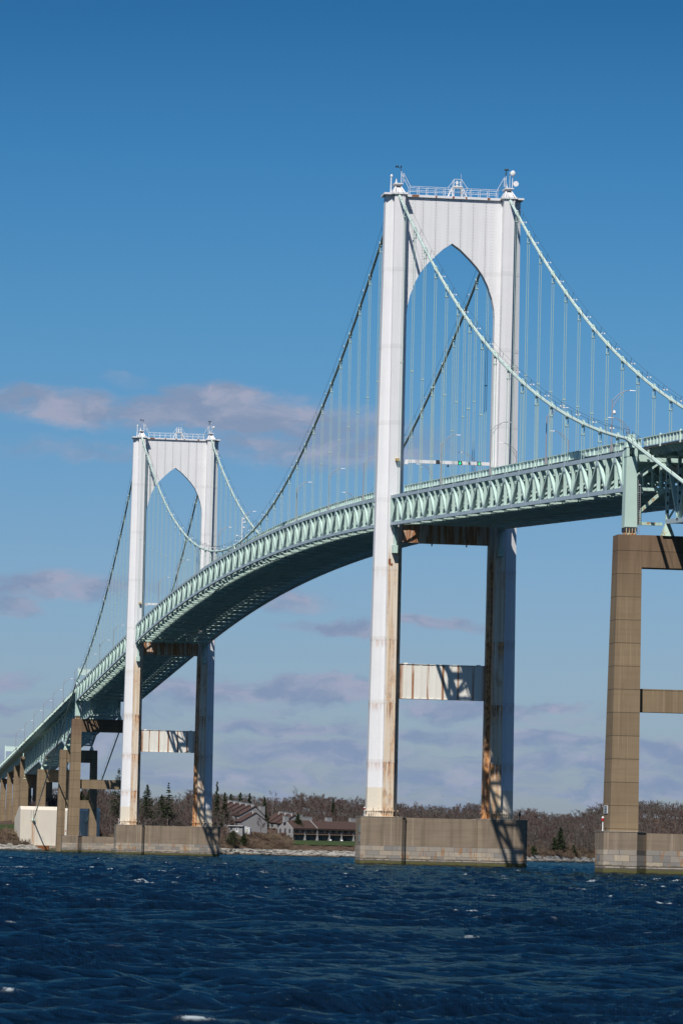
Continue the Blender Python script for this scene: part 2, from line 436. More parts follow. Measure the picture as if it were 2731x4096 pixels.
# ---------------------------------------------------------------- towers
def leg_poly(s, k, e=0.0):     # plan of a leg, s = -1/+1 side, k = 0 at the foot .. 1 at the top, y measured outwards
    yo = 13.2*(1-k)+12.3*k     # outer edge
    a, b_, c = 10.6, 8.75, 7.75
    a = 10.65*(1-k)+10.95*k; b_ = 8.7*(1-k)+9.0*k; c = 7.75*(1-k)+8.1*k
    pts = [(1.15, yo), (1.85, a), (2.85, a), (2.85, b_), (0.9, b_), (0.9, c)]
    pts = [(x+e, y+(e if i < 1 else 0)) for i, (x, y) in enumerate(pts)]
    full = pts+[(-x, y) for x, y in reversed(pts)]
    full = [(x, y*s) for x, y in full]
    return full
def orient(poly):
    a = sum(poly[i][0]*poly[(i+1) % len(poly)][1]-poly[(i+1) % len(poly)][0]*poly[i][1] for i in range(len(poly)))
    return poly if a > 0 else poly[::-1]
HP, HT = 8.55, 120.35
def arch_z(y):
    pts = [(0, 112.1), (1.6, 111.0), (3.3, 109.4), (4.7, 107.9), (5.8, 106.4), (6.7, 104.6), (7.5, 102.3), (7.9, 100.4), (8.12, 98.0), (8.2, 94.8)]
    y = abs(y)
    for (a, za), (b, zb) in zip(pts, pts[1:]):
        if y <= b: return za+(zb-za)*(y-a)/(b-a)
    return 94.8
ARCH = [0, 0.8, 1.6, 2.45, 3.3, 4.0, 4.7, 5.3, 5.8, 6.3, 6.7, 7.1, 7.5, 7.7, 7.9, 8.02, 8.12]
def build_tower(X, label):
    T = thing('suspension_tower', label, 'bridge tower', 'white towers of the bridge', (X, 0, 0))
    zs = [HP+1.3]+[z for z in sorted(BANDS)]+[HT]
    for s in (-1, 1):
        mb = MB()
        zz = [HP+1.2, 22, 40, 58, 80, 100, HT]
        rings = []
        for z in zz:
            k = (z-HP)/(HT-HP)
            rings.append([(x, y, z) for x, y in leg_poly(s, k)])
        n = 12; b0 = 0
        for i, r in enumerate(rings): mb.v += r
        for i in range(len(rings)-1):
            for j in range(n):
                j2 = (j+1) % n
                q = (i*n+j, i*n+j2, (i+1)*n+j2, (i+1)*n+j)
                if s > 0: q = q[::-1]
                mb.f.append(q)
                # inner faces (towards the roadway) and front block carry the rust
                mb.m.append(1 if j in (2, 3, 4, 5, 6, 7, 8) else 0)
        mb.f.append(tuple(range(len(rings)*n-n, len(rings)*n))); mb.m.append(0)
        leg = mb.build('tower_leg', [M_TOWER, M_TRUST], T)
        for z in BANDS:                 # splice bands
            bd = MB()
            k = (z-HP)/(HT-HP)
            p = orient(leg_poly(s, k))
            def grow(P, e):
                c0 = 10.5*s
                return [(x+(e if x > 0 else -e), y+(e if y > c0 else -e)) for x, y in P]
            bd.prism(grow(p, 0.012), z, z+0.75)
            bd.build('splice_band', [M_TRUST if z < 60 else M_TOWER], leg)
        ft = MB()                       # anchor shoe with ribs
        p = orient(leg_poly(s, 0))
        ft.prism([(x*1.10, y+(0.28 if y > 10.5*s else -0.28)) for x, y in p], HP, HP+0.14)
        ft.prism([(x*1.08, y+(0.22 if y > 10.5*s else -0.22)) for x, y in p], HP+1.05, HP+1.25)
        ft.prism([(x, y) for x, y in p], HP+0.14, HP+1.05)
        for yy in np.arange(8.0, 13.1, 0.42):
            xx = 2.85 if 8.75 < yy < 10.6 else (0.9 if yy < 8.75 else 1.5)
            for sg in (-1, 1):
                ft.box(min(sg*xx, sg*(xx+0.3)), max(sg*xx, sg*(xx+0.3)), s*yy-0.07, s*yy+0.07, HP+0.14, HP+1.05)
        for yy in (9.0, 9.7, 10.4, 11.2, 12.2):
            xx = 2.95 if yy < 10.6 else 1.75
            ft.tube([(xx, s*yy, HP+1.2), (xx, s*yy, HP+1.75)], 0.08, 6)
        ft.build('anchor_shoe', [M_TRUST], leg)
        bx = MB()                       # wind-shoe link under the truss end
        bx.beam((3.55, s*9.6, 60.9), (3.55, s*9.6, 57.0), 0.5, 0.45, (1, 0, 0))
        bx.box(2.85, 4.1, s*9.6-0.46, s*9.6+0.46, 55.6, 57.0)
        bx.box(2.7, 4.5, s*9.75-0.5, s*9.75+0.5, 60.2, 61.2)
        bx.beam((-3.55, s*9.6, 60.9), (-3.55, s*9.6, 57.0), 0.5, 0.45, (1, 0, 0))
        bx.box(-4.1, -2.85, s*9.6-0.46, s*9.6+0.46, 55.6, 57.0)
        bx.build('bearing_bracket', [M_MINT], T)
    # portal panel with the pointed arch
    mb = MB(); ys = [-y for y in reversed(ARCH[1:])]+ARCH
    ys = [-8.25]+ys+[8.25]
    zb = [94.0]+[arch_z(y) for y in ys[1:-1]]+[94.0]
    top = HT-0.15
    for sg in (1, -1):
        for i in range(len(ys)-1):
            q = [(0.87*sg, ys[i], zb[i]), (0.87*sg, ys[i+1], zb[i+1]), (0.87*sg, ys[i+1], top), (0.87*sg, ys[i], top)]
            mb.quad(q if sg > 0 else q[::-1])
    for i in range(len(ys)-1):
        mb.quad([(0.87, ys[i], zb[i]), (-0.87, ys[i], zb[i]), (-0.87, ys[i+1], zb[i+1]), (0.87, ys[i+1], zb[i+1])])
    pn = mb.build('portal_panel', M_TOWER, T)
    sm = MB()
    for y in (-5.44, -3.14, -0.86, 1.45, 3.73, 6.02):
        sm.box(0.87, 0.9, y-0.035, y+0.035, arch_z(y), top)
        sm.box(-0.9, -0.87, y-0.035, y+0.035, arch_z(y), top)
    sm.build('panel_seam', M_SEAM, pn)
    rv = MB()
    for y in (-7.2, 7.2, -5.44, -3.14, -0.86, 1.45, 3.73, 6.02):
        for dy in (-0.22, 0.22):
            z = arch_z(y)+0.4
            while z < top-0.3:
                rv.box(0.87, 0.89, y+dy-0.09, y+dy+0.09, z, z+0.10); z += 0.55
    rv.build('rivet_row', M_RIV, pn)
    # cap with the overhanging edge
    cp = MB()
    cp.box(-1.25, 1.25, -8.6, 8.6, HT-0.15, HT+0.28)
    for s in (-1, 1):
        pts = [(3.15, 11.35), (3.15, 8.5), (-3.15, 8.5), (-3.15, 11.35), (-2.25, 11.6), (-2.25, 12.75), (2.25, 12.75), (2.25, 11.6)]
        cp.prism(orient([(x, y*s) for x, y in pts]), HT, HT+0.34)
    cp.build('tower_cap', M_TOWER, T)
    rs = MB()
    for y0, y1 in ((-7.6, -6.3), (-3.3, -3.0), (-0.2, 0.2), (2.2, 2.5), (6.2, 6.7)):
        rs.box(1.25, 1.262, y0, y1, HT-0.12, HT+0.25)
    rs.build('rust_patch', M_RUSTP, T)
    # saddles
    for s in (-1, 1):
        sd = MB()
        y0 = YC*s
        for dy in (-0.95, 0.95):
            sd.hexa([(-3.0, y0+dy-0.12, HT+0.34), (3.0, y0+dy-0.12, HT+0.34), (3.0, y0+dy+0.12, HT+0.34), (-3.0, y0+dy+0.12, HT+0.34),
                     (-1.0, y0+dy*0.4-0.1, HT+1.9), (1.0, y0+dy*0.4-0.1, HT+1.9), (1.0, y0+dy*0.4+0.1, HT+1.9), (-1.0, y0+dy*0.4+0.1, HT+1.9)])
        sd.hexa([(-2.4, y0-0.95, HT+0.34), (2.2, y0-0.95, HT+0.34), (2.2, y0+0.95, HT+0.34), (-2.4, y0+0.95, HT+0.34),
                 (-1.2, y0-0.3, HT+1.6), (1.1, y0-0.3, HT+1.6), (1.1, y0+0.3, HT+1.6), (-1.2, y0+0.3, HT+1.6)])
        sd.box(-1.5, 1.7, y0-0.8, y0+0.8, HT+2.02, HT+2.2); sd.box(-1.2, 1.3, y0-0.5, y0+0.5, HT+1.75, HT+2.02)
        sdo = sd.build('cable_saddle', M_TOWER, T)
        an = MB()                       # masts, aerials and the stair rails on the saddle house
        an.tube([(1.0, y0+0.55*(-s), HT+2.4), (1.0, y0+0.55*(-s), HT+4.5)], 0.07, 5)
        an.tube([(1.3, y0+0.9*(-s), HT+2.4), (1.3, y0+0.9*(-s), HT+4.1)], 0.06, 5)
        an.beam((1.3, y0+0.9*(-s), HT+4.1), (1.3, y0+2.2*(-s), HT+1.7), 0.07, 0.07)
        an.beam((1.0, y0+0.6*(-s), HT+4.0), (1.0, y0+1.9*(-s), HT+1.5), 0.07, 0.07)
        an.tube([(0.6, y0-0.3, HT+2.2), (0.6, y0-0.3, HT+3.1)], [0.2, 0.06], 6)
        an.build('saddle_rail', M_WHITE, sdo)
        if s < 0:
            d = MB(); d.tube([(1.0, y0+0.5, HT+4.4), (1.0, y0+0.35, HT+5.0), (1.0, y0-0.25, HT+5.2)], 0.06, 5)
            for yy in (-0.45, -0.12, 0.45): d.tube([(0.9, y0+yy, HT+5.15), (1.15, y0+yy, HT+5.4)], 0.12, 7)
            d.build('wind_sensor', M_DARK, sdo)
            d = MB(); d.tube([(0.4, y0-1.25, HT+0.3), (0.4, y0-1.2, HT+3.4)], 0.11, 6); d.ball((0.4, y0-1.15, HT+3.6), 0.25, 8, 6, sc=(1, 1, 1.3)); d.build('beacon', M_WHITE, sdo)
        else:
            d = MB(); d.tube([(1.0, y0-0.6, HT+4.4), (1.0, y0-0.5, HT+5.6)], 0.09, 6)
            for yy in (-0.75, -0.45, -0.2): d.tube([(0.9, y0+yy, HT+5.5), (1.15, y0+yy, HT+5.65)], 0.13, 7)
            d.build('wind_sensor', M_DARK, sdo)
            d = MB(); d.tube([(0.5, y0+0.25, HT+2.4), (0.5, y0+0.25, HT+5.3)], 0.05, 5)
            if X == 0:
                d.ball((0.8, y0+0.75, HT+5.0), 0.46, 10, 8, sc=(0.5, 1, 1.15)); d.tube([(0.7, y0+1.3, HT+3.1), (1.0, y0+1.3, HT+3.1)], 0.5, 12)
                d.tube([(0.6, y0+0.7, HT+2.4), (0.6, y0+0.75, HT+5.0)], 0.07, 5)
            else:
                d.ball((0.8, y0+0.75, HT+3.9), 0.36, 8, 6)
            d.build('dish_antenna', M_WHITE, sdo)
    # railing and the little platform amid
    rl = MB()
    for xx in (0.9, -0.9):
        for z, y0, y1 in ((1.55, -8.0, 8.3), (0.85, -8.0, 8.3)):
            rl.beam((xx, y0, HT+0.28+z), (xx, y1, HT+0.28+z), 0.055, 0.055)
        for y in np.linspace(-7.9, 8.1, 11): rl.beam((xx, y, HT+0.28), (xx, y, HT+1.83), 0.055, 0.055)
    rl.build('top_railing', M_WHITE, T)
    pf = MB()
    y0 = 0.8; zb0 = HT+0.28
    pf.box(-0.9, 1.0, y0-0.85, y0+0.85, zb0+1.75, zb0+1.95)
    for dy in (-1, 1):
        for xx in (-0.7, 0.8):
            pf.beam((xx, y0+dy*1.7, zb0), (xx, y0+dy*0.85, zb0+1.75), 0.16, 0.16)
            pf.beam((xx, y0+dy*0.75, zb0), (xx, y0+dy*0.7, zb0+1.75), 0.14, 0.14)
            pf.beam((xx, y0+dy*0.68, zb0+1.9), (xx, y0+dy*0.68, zb0+3.2), 0.08, 0.08)
        pf.beam((0.8, y0+dy*0.7, zb0+3.1), (0.8, y0+dy*1.85, zb0+1.5), 0.07, 0.07)
        pf.beam((0.8, y0+dy*1.85, zb0+1.5), (0.8, y0+dy*1.5, zb0+0.9), 0.07, 0.07)
    for z in (2.6, 3.2): pf.beam((0.8, y0-0.7, zb0+z), (0.8, y0+0.7, zb0+z), 0.07, 0.07)
    pf.tube([(0, y0, zb0+1.95), (0, y0, zb0+3.0)], 0.2, 8)
    pf.tube([(0.3, y0+0.7, zb0+3.2), (0.3, y0+0.65, zb0+4.3)], 0.02, 4)
    pf.build('beacon_platform', M_WHITE, T)
    # struts
    st = MB(); st.box(-0.86, 0.86, -7.9, 7.9, 57.85, 61.3)
    for y in np.arange(-6.7, 6.9, 2.72): st.box(0.86, 0.92, y-0.18, y+0.18, 57.95, 61.3)
    st.box(-1.05, 1.05, -7.9, 7.9, 57.75, 57.85)
    for y in (-2.55, 3.75): st.tube([(1.15, y, 61.0), (1.15, y, 57.2)], 0.12, 6)
    st.build('upper_strut', M_STRUT, T)
    st = MB(); st.box(-0.86, 0.86, -7.8, 7.9, 29.85, 35.95)
    for y in np.arange(-6.75, 6.9, 2.72): st.box(0.86, 0.91, y-0.2, y+0.2, 29.95, 35.85)
    st.box(-1.02, 1.02, -7.8, 7.9, 29.77, 29.85); st.box(-1.0, 1.0, -7.8, 7.9, 35.95, 36.03)
    for y in (-6.6, 6.6): st.box(-0.3, 0.3, y-0.35, y+0.35, 36.03, 36.2)
    st.build('lower_strut', M_STRUT, T)
    return T
def paint_dark(n, g, b): return (0.36, 0.35, 0.35)
M_SEAM = mat("grey_panel_seam", paint_dark, 0.8)  # even grey for the joint strips between portal panels
M_RIV = mat("rivet_paint", flat((0.56, 0.56, 0.57), 0.05), 0.6)
tower_near = build_tower(0.0, 'nearer white steel bridge tower with pointed arch, tallest thing in the photo')
tower_far = build_tower(-SPAN, 'farther white steel bridge tower with pointed arch, the smaller one on the left')
pt = MB(); pt.box(2.86, 2.872, -10.6, -10.15, 53.6, 54.6); pt.box(2.86, 2.871, -10.3, -9.8, 53.35, 53.8)
pt.build('rust_patch', M_RUSTP, tower_near)

# ---------------------------------------------------------------- tower piers
def oct_poly(x0, x1, y0, y1, c):
    return [(x0+c, y0), (x1-c, y0), (x1, y0+c), (x1, y1-c), (x1-c, y1), (x0+c, y1), (x0, y1-c), (x0, y0+c)]
def tower_pier(X, label):
    T = thing('bridge_pier', label, 'pier', 'concrete piers under the towers', (X, 0, 0))
    for s in (-1, 1):
        y0, y1 = sorted((6.5*s, 14.5 if s < 0 else 15.5)) if s > 0 else (-14.5, -6.5)
        m = MB(); m.prism(oct_poly(-3.9, 3.9, y0, y1, 0.7), -3, HP); m.build('pier_block', M_PIER, T)
        c = MB(); c.prism(oct_poly(-3.96, 3.96, y0-0.06, y1+0.06, 0.7), HP, HP+0.07); c.build('coping', M_COPE, T)
    m = MB(); m.box(-2.7, 2.7, -6.5, 6.5, -3, HP-0.02); m.build('pier_wall', M_PIER, T)
    n = MB(); n.tube([(3.3, -13.9, HP), (3.3, -13.9, HP+1.3)], 0.06, 6); n.ball((3.3, -13.9, HP+1.55), 0.17, 8, 6)
    nl = n.build('navigation_light', M_WHITE, T); r = MB(); r.tube([(3.3, -13.9, HP+1.3), (3.3, -13.9, HP+1.5)], 0.19, 8); r.build('red_lens', M_RED, nl)
    n = MB(); n.tube([(3.5, 14.0, HP), (3.5, 14.0, HP+0.7)], 0.07, 6); n.tube([(3.5, 14.0, HP+0.7), (3.5, 14.0, HP+1.4)], 0.2, 8)
    n.build('navigation_light', M_DARK, T)
    # staff gauges / notice boards, their lettering too small to read in the photo
    for k, (z0, z1) in enumerate(((5.75, 6.95), (4.0, 5.25))):
        bd = MB(); q = [V((5.72, -15.10, 0)), V((5.50, -15.32, 0))]
        bd.box(1.2, 2.9, -14.56, -14.51, z0, z1)
        bo = bd.build('notice_board', M_BOARD, T)
    return T
M_COPE = mat("weathered_coping", flat((0.42, 0.38, 0.32), 0.25, 1.5), 0.9)
M_BOARD = mat("faded_notice_board", flat((0.20, 0.22, 0.20), 0.35, 3.0), 0.6)
pier_near = tower_pier(0.0, 'wide concrete pier with granite base under the nearer tower')
pier_far = tower_pier(-SPAN, 'wide concrete pier with granite base under the farther tower on the left')

# ---------------------------------------------------------------- stiffening truss spans
NODE_S = [10.0+12.08*k for k in range(17)]            # upper nodes of a side span (distance from its tower)
NODE_M = [-243.85+12.5*k for k in range(-19, 20)]
def frame_mesh(name):
    m = MB(); B = DT-0.3
    m.box(-0.22, 0.22, -9.95, 9.95, -1.25, -0.35)                  # floor beam
    m.box(-0.2, 0.2, -9.95, 9.95, -B-0.05, -B+0.35)                 # bottom strut
    for s in (-1, 1):
        m.beam((0, s*9.9, -B+0.3), (0, s*5.2, -1.2), 0.3, 0.25)
        m.beam((0, s*5.2, -1.2), (0, s*0.3, -B+0.3), 0.3, 0.25)
        m.box(-0.16, 0.16, s*5.2-0.14, s*5.2+0.14, -B+0.3, -1.2)
    me = bpy.data.meshes.new(name); me.from_pydata(m.v, [], m.f); me.materials.append(M_MINT); return me
FRAME = frame_mesh('cross_frame')
def post_mesh():
    m = MB(); m.box(-0.17, 0.17, -0.24, 0.24, -DT+0.5, -0.5)
    m.box(0.17, 0.185, -0.17, 0.17, -2.55, -2.42)
    me = bpy.data.meshes.new('truss_post'); me.from_pydata(m.v, [], m.f); me.materials.append(M_MINT); return me
POST = post_mesh()
def build_span(x0, x1, nodes, label):
    T = thing('truss_deck_span', label, 'bridge deck', 'mint green deck spans between towers', ((x0+x1)/2, 0, 0))
    ox = (x0+x1)/2
    L = lambda x, y, z: (x-ox, y, z)
    nodes = sorted(n for n in nodes if x0 < n < x1)
    step = nodes[1]-nodes[0]
    lows = [nodes[0]-step/2]+[n+step/2 for n in nodes]
    lows = [max(x0+0.4, min(x1-0.4, v)) for v in lows]
    allx = sorted(set([x0]+nodes+lows+[x1]))
    for s in (-1, 1):
        y = s*YT
        for nm, dz in (('top_chord', -0.28), ('bottom_chord', -DT+0.28)):
            m = MB()
            for a, b in zip(allx, allx[1:]):
                m.beam(L(a, y, zt(a)+dz), L(b, y, zt(b)+dz), 0.5, 0.56)
            yo = y+s*0.25
            ns = nodes if nm == 'top_chord' else lows
            for n_ in ns:
                z = zt(n_)
                if nm == 'top_chord':
                    y_a, y_b = sorted((yo, yo+s*0.03)); m.box(n_-ox-0.75, n_-ox+0.75, y_a, y_b, z-0.62, z+0.03)
                    y_a, y_b = sorted((yo-s*0.02, yo+s*0.028)); m.box(n_-ox-0.42, n_-ox+0.42, y_a, y_b, z-1.35, z-0.5)
                else:
                    y_a, y_b = sorted((yo, yo+s*0.03)); m.box(n_-ox-0.6, n_-ox+0.6, y_a, y_b, z-DT-0.02, z-DT+1.05)
            m.build(nm, M_CHORD, T)
        diags = []
        for n_ in nodes:
            for l in lows:
                if 0.5 < abs(l-n_) <= step/2+0.2:
                    diags.append((V(L(n_, y, zt(n_)-0.55)), V(L(l, y, zt(l)-DT+0.45))))
        if s < 0:
            for a, b in diags:
                m = MB(); m.beam(a, b, 0.46, 0.5, (1, 0, 0) if False else (0, 0, 1)); m.build('diagonal', M_MINT, T)
            for n_ in sorted(nodes+lows):
                link('truss_post', POST, T, L(n_, y, zt(n_)))
        else:
            m = MB()
            for a, b in diags: m.beam(a, b, 0.46, 0.5)
            tag(m.build('diagonal', M_MINT, T), kind='stuff')
            m = MB()
            for n_ in nodes+lows: m.box(n_-ox-0.17, n_-ox+0.17, y-0.24, y+0.24, zt(n_)-DT+0.5, zt(n_)-0.5)
            tag(m.build('truss_post', M_MINT, T), kind='stuff')
        ws = MB()                                          # end posts
        for e in (x0+0.2, x1-0.2): ws.box(e-ox-0.2, e-ox+0.2, y-0.26, y+0.26, zt(e)-DT+0.02, zt(e)-0.02)
        ws.build('end_post', M_MINT, T)
        # parapet (solid steel fascia with ribs)
        m = MB(); yp = s*8.0
        xs = np.linspace(x0, x1, int((x1-x0)/6)+1)
        for a, b in zip(xs, xs[1:]):
            za, zb_ = zt(a), zt(b)
            m.hexa([L(a, yp-0.03, za+0.72), L(b, yp-0.03, zb_+0.72), L(b, yp+0.03, zb_+0.72), L(a, yp+0.03, za+0.72),
                    L(a, yp-0.03, za+1.72), L(b, yp-0.03, zb_+1.72), L(b, yp+0.03, zb_+1.72), L(a, yp+0.03, za+1.72)])
            m.beam(L(a, yp, za+1.78), L(b, yp, zb_+1.78), 0.34, 0.12)
            m.beam(L(a, yp+s*0.05, za+0.72), L(b, yp+s*0.05, zb_+0.72), 0.3, 0.1)
        for a in np.arange(x0+1, x1-0.5, 3.04):
            z = zt(a); y_a, y_b = sorted((yp+s*0.03, yp+s*0.17)); m.box(a-ox-0.06, a-ox+0.06, y_a, y_b, z+0.66, z+1.74)
        m.build('parapet', M_MINTL, T)
    m = MB()
    for a, b in zip(xs, xs[1:]):
        za, zb_ = zt(a)+0.62, zt(b)+0.62
        m.hexa([L(a, -8.1, za-0.3), L(b, -8.1, zb_-0.3), L(b, 8.1, zb_-0.3), L(a, 8.1, za-0.3), L(a, -8.1, za), L(b, -8.1, zb_), L(b, 8.1, zb_), L(a, 8.1, za)])
    dk = m.build('road_slab', M_ROAD, T)
    m = MB()
    for yy in np.arange(-7.0, 7.1, 2.0):
        for a, b in zip(xs, xs[1:]): m.beam(L(a, yy, zt(a)-0.02), L(b, yy, zt(b)-0.02), 0.24, 0.66)
    m.build('stringer', M_MINT, dk)
    m = MB()                                               # inspection and lateral members under the floor
    k = sorted(nodes+lows)
    for i, (a, b) in enumerate(zip(k, k[1:])):
        za, zb_ = zt(a)-DT+0.3, zt(b)-DT+0.3
        for s in (-1, 1):
            m.beam(L(a, s*9.9, za), L(b, 0.2*s, zb_), 0.34, 0.22) if i % 2 else m.beam(L(a, 0.2*s, za), L(b, s*9.9, zb_), 0.34, 0.22)
        for yy in (-6.4, -3.2, 3.2, 6.4): m.beam(L(a, yy, za+0.05), L(b, yy, zb_+0.05), 0.16, 0.2)
    m.build('bottom_lateral', M_MINT, T)
    for n_ in sorted(nodes+lows):
        link('cross_frame', FRAME, T, L(n_, 0, zt(n_)))
    return T
span_side = build_span(2.9, SIDE-0.9, NODE_S, 'mint green steel truss deck running from the nearer tower to the right edge bent')
span_main = build_span(-SPAN+2.9, -2.9, NODE_M, 'long arching mint green truss deck between the two towers')
span_far = build_span(-SPAN-SIDE+0.9, -SPAN-2.9, [-SPAN-v for v in NODE_S], 'mint green truss deck left of the farther tower')

# ---------------------------------------------------------------- main cables with their suspenders
sus_x = [v for v in NODE_S]+NODE_M+[-SPAN-v for v in NODE_S]
def build_cable(s, label):
    T = thing('main_cable', label, 'bridge cable', 'main cables of the bridge', (-SPAN/2, s*YC, 0))
    ox = -SPAN/2
    xs = np.concatenate([[345], np.arange(209.6, 0, -6.5), [0], np.arange(-6, -SPAN, -6.25), [-SPAN], np.arange(-SPAN-6, -SPAN-SIDE, -6.5), [-SPAN-SIDE, -886.2]])
    pts = [(x-ox, 0, zc(x)) for x in xs]
    m = MB(); m.tube(pts, 0.25, 10); m.build('cable_wrap', M_CABLE, T, smooth=True)
    bm_ = MB(); bm_.tube([(-0.62, 0, 0), (-0.5, 0, 0), (-0.5, 0, 0), (0.5, 0, 0), (0.5, 0, 0), (0.62, 0, 0)], [0.27, 0.27, 0.335, 0.335, 0.27, 0.27], 10)
    bm_.box(-0.38, 0.38, -0.11, 0.11, 0.3, 0.5); bm_.box(-0.3, 0.3, -0.12, 0.12, -0.55, -0.3)
    bme = bpy.data.meshes.new('cable_band'); bme.from_pydata(bm_.v, [], bm_.f); bme.materials.append(M_CABLE)
    for x in sus_x:
        z = zc(x); sl = math.atan((zc(x+0.5)-zc(x-0.5)))
        o = link('cable_band', bme, T, (x-ox, 0, z)); o.rotation_euler = (0, -sl, 0)
        m = MB(); zb_ = zt(x)-0.05
        if z-1.1 > zb_+0.3:
            q = min(1.5, (z-zb_)*0.5)
            for dy in (-0.17, 0.17):
                m.tube([(0, dy, z-q-zb_), (0, dy, 0)], 0.052, 5, cap=False)
                m.tube([(0.34*(1 if dy > 0 else -1), dy*0.6, z-0.3-zb_), (0, dy, z-q-zb_)], 0.06, 5, cap=False)
            m.box(-0.14, 0.14, -0.28, 0.28, z-q-zb_-0.09, z-q-zb_+0.09)
            if z-zb_ > 20: m.box(-0.1, 0.1, -0.27, 0.27, (z-zb_)*0.46-0.1, (z-zb_)*0.46+0.1)
        else:
            m.box(-0.2, 0.2, -0.12, 0.12, 0, max(0.3, z-zb_))
        m.build('suspender', M_ROPE, T, loc=(x-ox, 0, zb_))
    hr = MB(); pl = hr; lt = MB()
    segs = [(209, 3), (-3, -SPAN+3), (-SPAN-3, -SPAN-SIDE), (-SPAN-SIDE-2, -880), (300, 211)]
    for a, b in segs:
        q = np.arange(a, b, -12.2)
        q = np.append(q, b)
        for dy in (-0.45, 0.45):
            hr.tube([(x-ox, dy, zc(x)+1.15) for x in q], 0.022, 4, cap=False)
            for x in q: pl.tube([(x-ox, dy*0.6, zc(x)+0.2), (x-ox, dy, zc(x)+1.2)], 0.03, 4, cap=False)
    hr.build('hand_rope', M_DARK, T)
    for x in np.concatenate([np.arange(4, 205, 12.08)+2, -np.arange(14, 480, 25.0), -SPAN-np.arange(14, 205, 24.2)]):
        lt.box(x-ox-0.1, x-ox+0.1, -0.32, -0.12, zc(x)+0.8, zc(x)+1.0)
        lt.box(x-ox-0.1, x-ox+0.1, 0.12, 0.32, zc(x)+0.8, zc(x)+1.0)
    lt.build('cable_light', M_WHITE, T)
    for x in ([-SPAN/2] if True else []):                     # centre tie at midspan
        m = MB(); m.hexa([(-3.2, -0.2, zt(x)), (3.2, -0.2, zt(x)), (3.2, 0.2, zt(x)), (-3.2, 0.2, zt(x)),
                          (-1.5, -0.3, zc(x)+0.25), (1.5, -0.3, zc(x)+0.25), (1.5, 0.3, zc(x)+0.25), (-1.5, 0.3, zc(x)+0.25)])
        m.build('centre_tie', M_CABLE, T)
    return T
cable_near = build_cable(-1, 'pale green main cable in front, draped over the left legs of both towers')
cable_far = build_cable(1, 'pale green main cable behind, draped over the right legs of both towers')

# ---------------------------------------------------------------- street lamps on the deck
def lamp_proto(label, group):
    T = thing('street_lamp', label, 'street lamp', group)
    m = MB(); m.box(-0.17, 0.17, -0.17, 0.17, 0.0, 0.9); b = m.build('lamp_base', M_GALV, T)
    m = MB(); m.tube([(0, 0, 1.0), (0, 0, 7.15)], [0.10, 0.065], 6); m.build('pole', M_GALV, T)
    m = MB(); m.tube([(0, 0, 7.0), (0, 0.9, 7.95), (0, 1.9, 8.45), (0, 2.5, 8.5)], 0.05, 5); m.tube([(0, 0, 5.9), (0, 0.75, 7.25), (0, 1.7, 8.35)], 0.04, 5)
    m.beam((0, 0.0, 6.6), (0, 0.55, 7.0), 0.05, 0.05); m.build('arm', M_GALV, T)
    m = MB(); m.hexa([(-0.14, 2.4, 8.44), (0.14, 2.4, 8.44), (0.14, 3.2, 8.46), (-0.14, 3.2, 8.46), (-0.1, 2.4, 8.56), (0.1, 2.4, 8.56), (0.1, 3.2, 8.53), (-0.1, 3.2, 8.53)])
    m.build('lamp_head', M_WHITE, T)
    return T
near_x = [191, 142.5, 94.6, 46.2, -45.6, -94.4, -144.4, -242.7, -292.4, -341, -390.3, -440.3, -531, -580.7, -630, -680, -729.5, -777.1, -825.3, -873.8, -922.8, -972.9, -1024]
near_l = ['first street lamp left of the right edge bent, a camera dome on its pole', 'street lamp crossing the nearer cable, second left of the right edge bent', 'street lamp beside the right leg of the nearer tower',
 'street lamp just right of the left leg inside the nearer portal', 'street lamp directly left of the nearer tower, tallest there', 'second street lamp left of the nearer tower', 'third street lamp left of the nearer tower',
 'street lamp pole crowded with cameras where the cables cross at midspan', 'street lamp right of the farther tower, next to its right leg', 'street lamp behind the cable sag in the farther portal, right side', 'street lamp near the right cable inside the farther portal',
 'street lamp above the deck in the middle of the farther portal', 'street lamp directly left of the farther tower leg', 'second street lamp left of the farther tower', 'third street lamp left of the farther tower', 'street lamp just right of the far white overhead sign frame',
 'street lamp just left of the left bent post, under the steep cable', 'first street lamp left of the steep cable, above the approach', 'second street lamp along the left approach', 'third street lamp along the left approach', 'fourth street lamp along the left approach',
 'fifth street lamp along the left approach', 'street lamp beside the leftmost overhead sign frame']
proto = None
for x, lb in zip(near_x, near_l):
    loc = (x, -8.45, zt(x)+0.7)
    if proto is None:
        proto = lamp_proto(lb, 'street lamps along the near parapet'); proto.location = loc; last = proto
    else:
        last = copy_tree(proto, lb, loc)
        if x == -242.7:
            m = MB(); m.tube([(0, 0, 1), (0, 0, 7.1)], 0.11, 6)
            for z, dy in ((6.6, .35), (5.8, .5), (4.6, .4), (2.6, -1.2)): m.ball((0.2, dy, z), 0.22, 7, 5); m.beam((0, 0, z), (0.1, dy, z), 0.07, 0.07)
            m.build('camera_cluster', M_WHITE, last)
m = MB(); m.ball((0.25, 0.3, 5.35), 0.24, 8, 6); m.box(-0.1, 0.3, 0.1, 0.35, 5.5, 5.7); m.build('camera_dome', M_WHITE, proto)
far_x = [(120, 'left facing street lamp behind the deck, near the right edge bent'), (71.8, 'left facing street lamp behind the deck, between the cables'), (23.7, 'left facing street lamp against the right leg of the nearer tower'),
 (-19.2, 'left facing street lamp inside the nearer portal below the right signal'), (-69, 'left facing street lamp inside the nearer portal below the dark signal'), (-121, 'left facing street lamp low in the left corner of the nearer portal'), (-173.4, 'left facing street lamp left of the nearer tower, barely above the parapet')]
p2 = None
